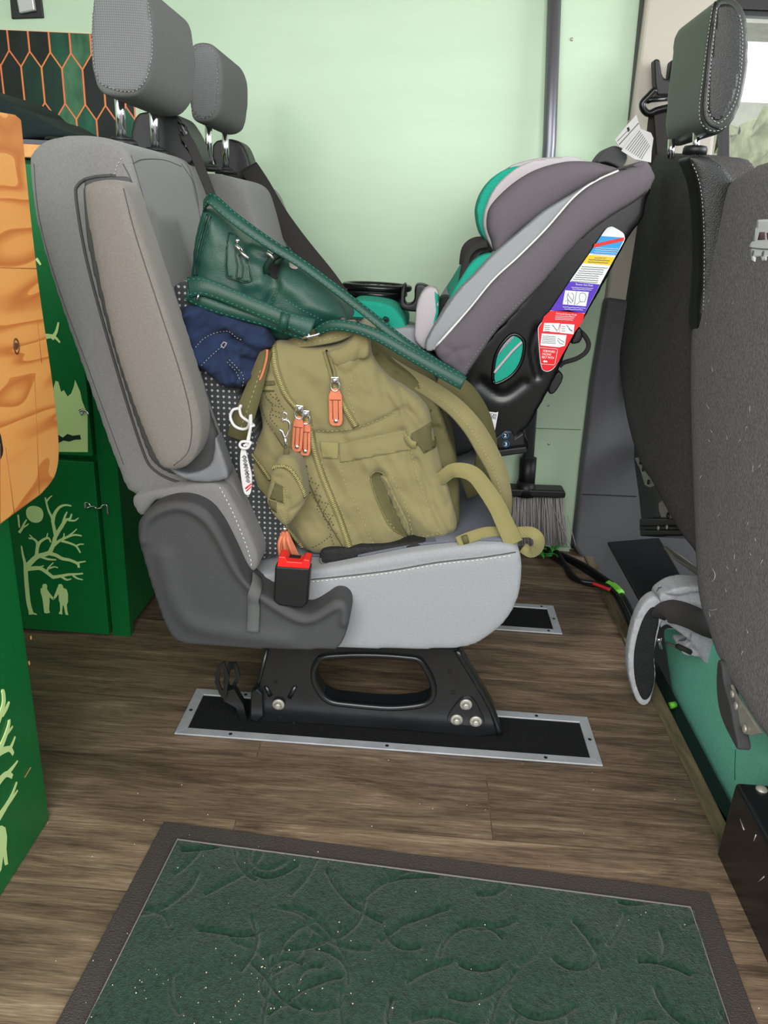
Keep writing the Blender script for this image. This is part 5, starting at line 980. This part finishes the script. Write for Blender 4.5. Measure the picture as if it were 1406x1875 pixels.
# belt guide on the pillar
sb = thing('shoulder_belt', 'black seat belt with height guide hanging on the beige pillar', 'seat belt', tuple(onY(1205, 290, 2.08)))
q = MB(); q.prism([onY(x, y, 2.07) for x, y in kp((585, 425), (625, 425), (640, 530), (655, 565), (690, 572), (708, 430), (760, 430), (750, 690), (605, 692), (592, 600))], (0, .035, 0)); bev(q.build('height_guide', M['black'], sb, False), .005)
q = MB(); q.tube(cr([onY(x, y, 2.06) for x, y in kp((592, 645), (540, 700), (500, 745), (505, 790), (545, 822), (600, 800), (680, 780), (720, 770))], 4), .008, 8); q.tube([onY(x, y, 2.06) for x, y in kp((530, 735), (560, 722), (680, 712))], .006, 8); q.build('belt_loop', M['gloss'], sb)
q = MB(); q.prism([onY(x, y, 2.075) for x, y in kp((545, 825), (590, 790), (612, 1180), (560, 1190), (530, 960))], (0, .003, 0)); q.build('belt_strap', M['belt'], sb, False)
q = MB(); q.prism([onY(x, y, 2.065) for x, y in kp((580, 785), (720, 780), (720, 1190), (612, 1190))], (0, .003, 0)); q.build('belt_strap', M['belt'], sb, False)

# ================================================================== BROOM
br = thing('broom', 'grey-bristled broom with metal pole standing against the mint wall', 'broom', tuple(onY(972, 1000, 2.08)))
q = MB(); P0 = onY(1018, -90, 2.135); P1 = onY(1006, 262, 2.12); P2 = onY(966, 850, 2.09); q.tube([P0, P1, P2], .0165, 18); q.build('pole', mat('pole_metal', (120, 120, 128), .38, metal=.7), br)
q = MB(); q.tube([onY(967, 838, 2.09), onY(963, 896, 2.088)], [.024, .024], 16); q.tube([onY(963, 880, 2.088), onY(961, 905, 2.088)], [.024, .034], 16); q.build('socket', M['black'], br)
q = MB(); q.prism([onY(x, y, 2.06) for x, y in k7((210, 1030), (330, 1040), (645, 1052), (655, 1070), (648, 1100), (200, 1085))], (0, .055, 0)); bev(q.build('broom_head', M['black'], br, False), .005)
q = MB()
for i in range(240):
    u = random.random(); Yj = 2.066+random.random()*.045; a = onY(k7((225+u*415, 1095))[0][0], k7((0, 1088+u*12))[0][1], Yj)
    e = onY(k7((200+u*462+random.uniform(-14, 14), 1395))[0][0], k7((0, random.uniform(1375, 1408)))[0][1], Yj-random.random()*.02); e.z = max(e.z, .002); m_ = (a+e)/2+Vector((random.uniform(-.004, .004), 0, 0)); q.tube([a, m_, e], .0017, 5)
for a_, b_2 in (((560, 1140), (680, 1395)), ((665, 1210), (716, 1405))): q.tube([onY(*k7(a_)[0], 2.058), onY(*k7(b_2)[0], 2.05)], .0012, 4)
tag(q.build('bristles', M['bristle'], br), kind='stuff')
q = MB(); q.box((onY(975, 1000, YW).x, YW-.02, 0), (onY(1042, 1000, YW).x-.002, YW, .012)); tag(q.build('trim_9', M['mint'], smooth=False), kind='structure')

# ================================================================== CABLES, FLAP, SLING, BIN, BOX
def ztube(q, pts, z, r, n=8): q.tube(cr([onZ(x, y, zz) for (x, y), zz in zip(pts, z if hasattr(z, '__len__') else [z]*len(pts))], 5), r, n)
cb = thing('cable_bundle', 'black cable bundle with lime green tape running over the floor edge', 'cable', tuple(onZ(1090, 1060, .01)))
for i, (pts, r) in enumerate([([(985, 1000), (1020, 1015), (1050, 1030), (1085, 1052), (1112, 1068), (1132, 1084), (1150, 1110), (1166, 1150), (1180, 1185)], .009), ([(995, 1010), (1030, 1030), (1045, 1055), (1075, 1068), (1110, 1073), (1130, 1092), (1148, 1125), (1160, 1160)], .008), ([(1000, 1004), (1035, 1018), (1070, 1035), (1100, 1055), (1122, 1070)], .007), ([(1020, 1010), (1040, 1040), (1060, 1062), (1090, 1068), (1118, 1078)], .006)]):
    q = MB(); ztube(q, pts, .012+.006*i, r); q.build('cable', M['tarp'], cb)
q = MB(); ztube(q, [(1085, 1068), (1102, 1074), (1116, 1080)], .034, .0045); q.build('cable', M['wire'], cb)
q = MB(); ztube(q, [(1113, 1071), (1124, 1078), (1134, 1088)], .016, .0145, 12); q.build('tape_wrap', M['tape'], cb)
q = MB()
for i in range(16):
    p = onZ(random.uniform(988, 1024), random.uniform(1000, 1018), .02+random.random()*.015); a_ = random.uniform(0, 6.28); d_ = Vector((math.cos(a_), math.sin(a_), random.uniform(-.2, .6)))*.016; s_ = Vector((-d_.y, d_.x, .004))*.4
    q.add([p-d_, p+s_, p+d_, p-s_, p+Vector((0, 0, .0015))], [(0, 1, 4), (1, 2, 4), (2, 3, 4), (3, 0, 4), (0, 3, 2, 1)])
tag(q.build('leaf_sprig', M['foil'], smooth=False), 'small tangle of green leaves on the floor below the broom', 'leaves', kind='stuff')
q = MB(); F4 = [onY(*c8((35, 287))[0], 1.98), onY(*c8((335, 262))[0], 1.98), onY(*c8((500, 545))[0], 1.62), onY(*c8((240, 655))[0], 1.56)]
q.prism(F4, (.004, 0, -.012)); fl = bev(q.build('rubber_flap', M['tarp'], smooth=False), .004); tag(fl, 'flat black rubber flap lying by the driver seat base', 'flap')
q = MB(); q.prism([onY(x, y, Y) for (x, y), Y in zip(c8((362, 308), (395, 315), (560, 440), (560, 470), (420, 370)), (1.8, 1.8, 1.6, 1.6, 1.75))], (0, 0, -.008)); tag(bev(q.build('metal_bar', M['steel'], smooth=False), .002), 'worn metal bar angled under the driver seat beside the black flap', 'bar')
# sling
sl = thing('baby_carrier', 'heather grey fabric carrier with black mesh pad and wide charcoal strap', 'carrier', tuple(onY(1175, 1290, 1.33)))
YSl = 1.34
so = c8((318, 605), (280, 615), (240, 655), (205, 720), (180, 800), (160, 900), (155, 1000), (168, 1090), (200, 1190), (235, 1230), (275, 1215), (305, 1140), (316, 1050), (308, 940), (320, 850), (345, 760), (370, 690), (350, 640))
s1 = soft('padded_strap', so, YSl, YSl+.03, M['jersey'], sl, vox=.004, sm=5, wob=.001, wsc=18)
q = MB(); patch_on(q, s1, crp(c8((285, 665), (245, 720), (215, 800), (192, 900), (188, 1000), (200, 1100), (235, 1182), (270, 1180), (296, 1120), (306, 1040), (300, 940), (312, 830), (330, 740), (320, 670)), 3, True), .0015, 0, 6, YSl); q.build('mesh_lining', M['meshp'], sl)
s2 = soft('carrier_body', c8((355, 600), (420, 560), (500, 545), (600, 548), (700, 570), (700, 800), (660, 975), (600, 985), (560, 960), (480, 940), (455, 900), (520, 900), (500, 850), (380, 770), (345, 790), (330, 700), (330, 640)), YSl+.02, YSl+.08, M['jersey'], sl, vox=.004, sm=4, n=3, crease=[(c8((360, 600), (440, 615), (560, 600)), .006, .012), (c8((440, 640), (520, 600), (600, 610)), .006, .008), (c8((380, 790), (460, 860), (530, 930)), .008, .014), (c8((530, 820), (530, 900), (580, 970)), .004, .01)])
q = MB(); P = cr([onY(x, y, Y) for (x, y), Y in zip(c8((325, 720), (360, 690), (430, 690), (520, 720), (600, 760), (720, 800)), (YSl-.005, YSl-.012, YSl-.012, YSl-.008, YSl, YSl+.01))], 6); q.ribbon(P, (.1, -1, .3), [.03+.016*min(1, i/10) for i in range(len(P))], .004); q.build('wide_strap', M['belt'], sl)
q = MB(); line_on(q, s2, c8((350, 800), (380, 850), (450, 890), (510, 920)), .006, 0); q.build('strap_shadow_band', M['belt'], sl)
q = MB(); q.tube([onY(x, y, YSl) for x, y in c8((318, 850), (345, 845), (335, 860), (345, 900))], .003, 8); q.build('metal_clip', M['chrome'], sl)
# teal felt bin
tb_ = soft('storage_bin', [(1212, 1150), (1222, 1220), (1234, 1300), (1248, 1352), (1325, 1505), (1420, 1690), (1700, 1690), (1700, 1210), (1330, 1150)], .62, .66, M['bin'], None, ax='X', vox=.008, sm=3, n=1, bulge=.004)
tag(tb_, 'teal felt storage bin standing beyond the floor edge under the passenger seat', 'bin')
q = MB(); line_on(q, tb_, c8((772, 1475), (768, 1560), (768, 1650)), .0012, 0); q.build('seam', mat('teal_seam', (24, 104, 80), .9), tb_)
q = MB(); line_on(q, tb_, c8((380, 868), (430, 885), (475, 905)), .003, .002); q.build('rim_binding', M['csp'], tb_)
# worn edge pieces on the lower ledge
q = MB(); q.prism([(.553, 1.25, -.03), (.575, 1.1, -.03), (.60, .9, -.03), (.60, 1.9, -.03), (.553, 1.9, -.03)], (0, 0, -.03)); struct('trim_10', q, M['tarp'])
q = MB(); q.prism([onZ(x, y, -.02) for x, y in c8((428, 1545), (470, 1560), (520, 1620), (528, 1660), (500, 1700), (470, 1640))], (0, 0, -.008)); tag(q.build('wood_chip', M['ply'], smooth=False), 'pale splintered piece of plywood at the broken floor edge', 'wood piece')
q = MB(); q.tube([onZ(*p, -.02) for p in c8((395, 1225), (425, 1218))], .007, 8); tag(q.build('tape_scrap', M['tape']), 'small scrap of lime green tape on the dark ledge beside the teal bin', 'tape')
# black steel box with a bolt
X0 = .517; tl = onX(1345, 1430, X0); bx_ = thing('steel_box', 'black steel box with a dome bolt at the lower right floor edge', 'box', (.62, .75, 0))
q = MB(); q.box((X0, .35, -.17), (.85, tl.y, tl.z)); bev(q.build('box_shell', M['blackm'], bx_, False), .008, 4)
bp_ = onZ(1394, 1446, tl.z); q = MB(); q.disc(bp_, (0, 0, 1), .0085, .003, 20, .004); q.build('dome_bolt', M['steel'], bx_)
q = MB()
for a_, c_ in (((1388, 1615), (1399, 1605)), ((1355, 1500), (1362, 1520)), ((1380, 1540), (1384, 1528))): q.tube([onX(*a_, X0-.0004), onX(*c_, X0-.0004)], .0009, 4)
q.build('scratch', M['steel'], bx_)

# ================================================================== LEFT: CABINETS, BOARD, TILES
k3 = crop(0, 820, 3.515); k9 = crop(0, 950, 2.68); k1 = crop(0, 0, 2.9915)
XC = -.53
nc = thing('side_cabinet', 'dark green painted cabinet at the left edge with tree stencils on its side', 'cabinet', (-.75, .65, 0))
q = MB(); q.box((-1.2, .35, 0), (XC, .921, .93)); bev(q.build('cabinet_body', M['gpaint'], nc, False), .003)
YBk = 1.478
bc = thing('rear_cabinet', 'tall dark green cabinet behind the bench with pale tree and couple stencils', 'cabinet', (-1.0, 1.8, 0))
cor = onY(240, 1171, YBk); ct = onY(60, 290, YBk).z
XR = cor.x
q = MB(); q.box((-1.7, YBk+.018, .02), (XR-.002, YW-.005, ct)); bev(q.build('carcass', M['gpaint'], bc, False), .002)
dr = onY(205, 1160, YBk).x; dtop = onY(120, 840, YBk).z; dbot = onY(120, 1152, YBk).z
q = MB(); q.box((dr+.002, YBk, 0), (XR, YBk+.02, ct)); q.build('face_post', M['gpaint'], bc, False)
q = MB(); q.box((-1.6, YBk-.012, dbot), (dr-.002, YBk+.006, dtop)); d1 = bev(q.build('door', M['gpaint'], bc, False), .002)
q = MB(); q.box((-1.6, YBk-.012, dtop+.012), (dr-.002, YBk+.006, ct-.01)); d2 = bev(q.build('door', M['gpaint'], bc, False), .002)
q = MB(); q.box((-1.7, YBk-.02, ct), (XR+.015, YW-.005, ct+.022)); bev(q.build('countertop', M['wood_e'], bc, False), .002)
q = MB(); q.box((-1.7, YBk-.012, ct+.022), (XR+.0, YW-.01, ct+.03)); tag(bev(q.build('counter_mat', M['insert'], smooth=False), .002), 'thin grey mat covering the rear cabinet worktop', 'mat')
YD = YBk-.0125
def paint(q, pts, w0, w1, un, sm=True):
    """tapered brush stroke lying on a flat face; un(px,py)->point, widths in metres"""
    P = [un(x, y) for x, y in (crp(pts, 5) if sm and len(pts) > 2 else pts)]
    n = NRM[0]; L = []; R_ = []
    for i, p in enumerate(P):
        t_ = (P[min(i+1, len(P)-1)]-P[max(i-1, 0)]).normalized(); s_ = t_.cross(n)*(w0+(w1-w0)*i/(len(P)-1))/2; L.append(p+s_); R_.append(p-s_)
    PH[0] = (PH[0]+1) % 40; h = n*(.0004+.00003*PH[0]); m = len(P); V = L+R_+[p+h for p in L]+[p+h for p in R_]; F = []
    for i in range(m-1): F += [(i, i+1, m+i+1, m+i), (2*m+i, 3*m+i, 3*m+i+1, 2*m+i+1), (i, 2*m+i, 2*m+i+1, i+1), (m+i, m+i+1, 3*m+i+1, 3*m+i)]
    F += [(0, m, 3*m, 2*m), (m-1, 3*m-1, 4*m-1, 2*m-1)]; q.add(V, F)
NRM = [Vector((0, -1, 0))]; PH = [0]
uy_ = lambda x, y: onY(x, y, YD)
def strokes(q, k, S_, un):
    for pts, w0, w1 in S_: paint(q, k(*pts), w0, w1, un)
tree = [(((205, 1070), (185, 1000), (172, 880), (165, 780)), .010, .009), (((165, 800), (160, 740), (148, 690), (138, 630)), .008, .003), (((185, 1065), (215, 1066), (238, 1072)), .007, .002),
 (((165, 770), (200, 735), (240, 700), (300, 682), (325, 670)), .012, .009), (((320, 675), (345, 620), (358, 570), (400, 500), (425, 460)), .009, .007), (((360, 570), (345, 500), (335, 450), (312, 400), (292, 320)), .008, .003), (((300, 345), (320, 320), (336, 308)), .004, .002),
 (((340, 480), (350, 430), (380, 385), (420, 368), (460, 374)), .008, .003), (((425, 462), (450, 455), (462, 425)), .006, .003), (((400, 510), (415, 450), (432, 412)), .006, .003), (((440, 465), (480, 468), (506, 450)), .005, .002), (((350, 625), (380, 600), (430, 575), (480, 560), (526, 566)), .007, .003), (((430, 575), (470, 545), (495, 522)), .004, .002), (((400, 590), (412, 570), (412, 550)), .004, .002),
 (((395, 598), (440, 610), (490, 632), (518, 676)), .006, .003), (((490, 632), (515, 620), (540, 620)), .004, .002), (((235, 700), (240, 650), (240, 610), (215, 585), (185, 582)), .008, .003), (((215, 585), (200, 568), (190, 560)), .003, .002), (((240, 650), (255, 610), (290, 585), (315, 582), (328, 608)), .007, .003), (((300, 582), (305, 560), (308, 548)), .003, .002),
 (((320, 680), (360, 690), (400, 712), (450, 722), (500, 745), (508, 770)), .009, .005), (((500, 740), (525, 734), (552, 730)), .005, .002), (((265, 700), (310, 716), (362, 720)), .006, .003), (((170, 780), (215, 775), (260, 775), (300, 800), (345, 835)), .010, .007), (((215, 775), (255, 768), (282, 758)), .006, .002), (((300, 800), (315, 768), (345, 738)), .005, .002), (((318, 775), (350, 765), (374, 772)), .004, .002),
 (((340, 832), (390, 825), (440, 815), (490, 812), (535, 808)), .008, .003), (((400, 830), (430, 848), (460, 842)), .006, .002), (((470, 820), (500, 840), (534, 848)), .005, .002), (((125, 545), (145, 515), (155, 490), (172, 462)), .006, .003), (((150, 512), (170, 500), (185, 488)), .004, .002), (((118, 430), (122, 470), (126, 512)), .004, .003)]
q = MB(); strokes(q, k3, tree, uy_); q.build('tree_stencil', M['stencil'], d1, False)
q = MB(); q.prism([uy_(*p) for p in crp(k3((225, 374), (265, 390), (280, 430), (265, 470), (230, 482), (195, 470), (172, 440), (170, 400), (190, 378)), 3, True)], (0, -.0006, 0)); q.build('moon_stencil', M['stencil'], d1, False)
for fig in (((272, 885), (280, 876), (298, 876), (305, 890), (302, 906), (320, 935), (345, 965), (352, 975), (340, 978), (318, 960), (320, 990), (316, 1040), (322, 1060), (300, 1066), (285, 1060), (278, 1000), (272, 960), (262, 930), (262, 905), (274, 900)),
            ((372, 895), (378, 878), (395, 876), (405, 888), (406, 900), (430, 912), (438, 940), (438, 990), (430, 1010), (434, 1050), (440, 1076), (422, 1072), (412, 1020), (405, 1010), (400, 1050), (402, 1072), (378, 1068), (388, 1045), (386, 995), (380, 985), (378, 940), (360, 965), (345, 980), (342, 970), (360, 925))):
    q = MB(); q.prism([uy_(*p) for p in k3(*fig)], (0, -.0006, 0)); q.build('figure_stencil', M['stencil'], d1, False)
k2 = crop(0, 450, 2.9915)
q = MB(); q.prism([uy_(*p) for p in k2((250, 740), (290, 790), (305, 740), (320, 745), (335, 800), (350, 790), (370, 825), (390, 810), (405, 770), (412, 735), (440, 800), (450, 850), (480, 920), (482, 1130), (250, 1128))], (0, -.0006, 0)); fs = q.build('forest_stencil', M['stencil'], d2, False)
q = MB(); q.prism([uy_(*p)+Vector((0, -.0008, 0)) for p in k2((250, 1030), (300, 1060), (320, 1035), (345, 1050), (370, 1030), (400, 1040), (440, 1035), (444, 1060), (410, 1062), (380, 1072), (350, 1066), (320, 1080), (250, 1085))], (0, -.0005, 0)); q.build('shrub_stencil', M['stencil_d'], fs, False)
q = MB(); strokes(q, k2, [(((235, 500), (265, 495), (300, 500), (330, 530)), .012, .003), (((285, 510), (310, 470), (322, 420)), .008, .003), (((200, 70), (215, 90), (225, 105)), .006, .003)], uy_); q.build('branch_stencil', M['stencil'], d2, False)
for k_, pts in ((k3, ((548, 392), (550, 355), (575, 362), (580, 380), (560, 388), (600, 378), (625, 392), (648, 388), (660, 372), (685, 368), (690, 385), (693, 428))), (k2, ((432, 900), (445, 895), (455, 912), (448, 925), (440, 905), (470, 905), (486, 925)))):
    q = MB(); q.tube(cr([onY(x, y, YD-.006) for x, y in k_(*pts)], 4), .0022, 8); q.build('hook_latch', M['chrome'], d1 if k_ is k3 else d2)
# stencils on the near cabinet side (X plane)
NRM[0] = Vector((1, 0, 0)); ux2 = lambda x, y: onX(x, y, XC+.0006)
q = MB(); strokes(q, k9, [(((-20, 1010), (0, 960), (15, 900), (12, 850), (5, 845)), .012, .004), (((8, 960), (28, 930), (42, 898)), .009, .003), (((-20, 1170), (5, 1110), (25, 1060), (40, 1010), (42, 985)), .012, .004), (((25, 1060), (45, 1040), (62, 1018)), .008, .003), (((-10, 1150), (20, 1135), (48, 1130), (65, 1155)), .012, .005), (((48, 1130), (62, 1100), (74, 1068)), .008, .003),
    (((-20, 1310), (10, 1270), (35, 1252), (60, 1265)), .013, .006), (((35, 1252), (62, 1220), (86, 1188)), .009, .003), (((-10, 1470), (10, 1440), (35, 1400), (60, 1350), (82, 1292)), .014, .004), (((10, 1440), (30, 1410), (60, 1370), (86, 1332)), .010, .003)], ux2); q.build('tree_stencil', M['stencil'], nc, False)
q = MB(); q.prism([ux2(*p) for p in k9((-25, 1510), (8, 1505), (25, 1515), (33, 1560), (30, 1620), (36, 1680), (38, 1695), (24, 1700), (15, 1650), (5, 1720), (-15, 1760), (-25, 1760))], (.0006, 0, 0)); q.build('figure_stencil', M['stencil'], nc, False)
q = MB(); strokes(q, k9, [(((150, 575), (152, 590)), .003, .003), (((235, 1490), (228, 1520)), .003, .003), (((140, 700), (145, 715)), .003, .003), (((120, 1270), (150, 1220)), .001, .001)], ux2); q.build('paint_chip', M['wood_e'], nc, False)
# pine board
XBd = -.497
bo_ = [(-220, 160), (0, 205), (30, 210), (40, 218), (48, 300), (58, 400), (72, 520), (86, 620), (98, 705), (107, 785), (109, 830), (105, 862), (95, 884), (76, 906), (0, 962), (-220, 1120)]
q = MB(); q.prism([onX(x, y, XBd) for x, y in bo_[:3]+crp(bo_[3:14], 3)+bo_[14:]], (-.024, 0, 0)); pbd = tag(bev(q.build('pine_board', M['pine'], smooth=False), .003), 'orange pine drop-leaf board with rounded corner hanging on the side cabinet', 'board')
q = MB(); kn = onX(30, 634, XBd+.0002); q.tube([kn+Vector((0, math.cos(t_)*.006, math.sin(t_)*.009)) for t_ in np.linspace(0, 6.283, 16, False)], .0012, 5, True); q.disc(kn-Vector((.0004, 0, 0)), (1, 0, 0), .0045, .0006, 12); q.build('knot', mat('knot_brown', (96, 52, 26), .6), pbd)
q = MB()
for (x0, y0), (x1, y1) in (((0, 490), (68, 492)), ((0, 812), (0, 962)), ((10, 820), (26, 940)), ((63, 690), (72, 905)), ((68, 585), (76, 665))): q.tube([onX(x0, y0, XBd+.0001), onX(x1, y1, XBd+.0001)], .0005, 4)
q.build('glue_joint', mat('glue_line', (150, 92, 44), .6), pbd)
q = MB(); q.prism([onX(x, y, XBd+.0003) for x, y in crp([(-40, 770), (-5, 785), (4, 810), (5, 832), (-8, 850), (-40, 860)], 3, True)], (-.001, 0, 0)); q.build('hand_hole', M['hole'], pbd, False)
# dark clothing on the counter
gm = soft('folded_clothing', [(-60, 160), (0, 180), (18, 198), (45, 206), (70, 218), (95, 232), (124, 243), (130, 252), (60, 254), (-60, 256)], 1.60, 1.85, M['cloth_d'], None, vox=.007, sm=3)
gm.location.z = ct+.031; tag(gm, 'dark green clothing heaped on the rear cabinet worktop behind the board', 'clothing')
sg = MB(); c = onY(103, 246, 1.55); c.z = ct+.036; sg.tube([c+Vector((math.cos(t_)*.02, math.sin(t_)*.012, .002)) for t_ in np.linspace(0, 6.28, 20, False)], .0035, 6, True); sg.tube([c+Vector((.02, 0, .002)), c+Vector((.06, .01, .002))], .003, 6); tag(sg.build('black_strap_loop', M['gloss']), 'small black looped strap lying on the worktop beside the dark clothing', 'strap')
# black switch on the wall
sw = thing('wall_switch', 'black wall plate with silver panel at the top left of the wall', 'switch', tuple(onY(50, 30, YW)))
q = MB(); q.prism([onY(x, y, YW-.006) for x, y in k1((50, -40), (62, 103), (238, 97), (222, -40))], (0, .006, 0)); bev(q.build('plate', M['black'], sw, False), .002)
q = MB(); q.prism([onY(x, y, YW-.018) for x, y in k1((85, -30), (104, 72), (190, 56), (178, -30))], (0, .012, 0)); bev(q.build('screen', M['silver'], sw, False), .003)
# hexagon tile panel
tlp = thing('tile_panel', 'dark green marble elongated hexagon tile panel with orange lines on the wall', 'tiles', tuple(onY(100, 250, YW)))
n0 = onY(56.2, 95.3, YW); TW = (onY(93.6, 95.3, YW).x-onY(56.2, 95.3, YW).x); ta = n0.z-onY(78.5, 124, YW).z; tb2 = onY(78.5, 124, YW).z-onY(85, 189, YW).z
xr = onY(250, 240, YW).x; zt_ = onY(60, 57.5, YW).z; zb = ct+.0; xl = -1.75
def clip(P, ax, v, keep):
    out = []
    for i in range(len(P)):
        a, c_ = P[i], P[(i+1) % len(P)]; ia = (a[ax]-v)*keep >= 0; ic = (c_[ax]-v)*keep >= 0
        if ia: out.append(a)
        if ia != ic: t_ = (v-a[ax])/(c_[ax]-a[ax]); out.append((a[0]+(c_[0]-a[0])*t_, a[1]+(c_[1]-a[1])*t_))
    return out
def marble(name, c1, c2):
    return mat(name, c1, .35, rgb2=c2, nscale=16, stretch=(1, 1, .45), detail=12, spec=.3)
tm = [marble('marble_dark', (4, 6, 6), (20, 34, 28)), marble('marble_green', (4, 40, 28), (26, 96, 70)), marble('marble_light', (14, 70, 44), (84, 136, 98)), marble('marble_deep', (3, 20, 14), (10, 62, 46))]
q = MB(); rr_ = random.Random(5)
for row in range(-3, 6):
    for col_ in range(-26, 10):
        xc = n0.x+(col_+(row % 2)*.5)*TW; zc_ = n0.z-row*(ta+tb2)
        g = .0027; P = [(xc, zc_-g), (xc+TW/2-g, zc_-ta-g*.3), (xc+TW/2-g, zc_-ta-tb2+g*.3), (xc, zc_-2*ta-tb2+g), (xc-TW/2+g, zc_-ta-tb2+g*.3), (xc-TW/2+g, zc_-ta-g*.3)]
        for ax, v, k_ in ((0, xl, 1), (0, xr-.002, -1), (1, zb, 1), (1, zt_-.001, -1)):
            if P: P = clip(P, ax, v, k_)
        if len(P) > 2: q.cur = rr_.choice([0, 0, 1, 2, 3, 3]); q.prism([(a, YW-.006, c_) for a, c_ in P], (0, .003, 0))
q.build('marble_tiles', None, tlp, False, mats=tm)
q = MB(); q.box((xl, YW-.0045, zb), (xr, YW, zt_)); q.build('grout_panel', mat('copper_lines', (244, 150, 60), .35, rgb2=(232, 110, 84), nscale=9), tlp, False)
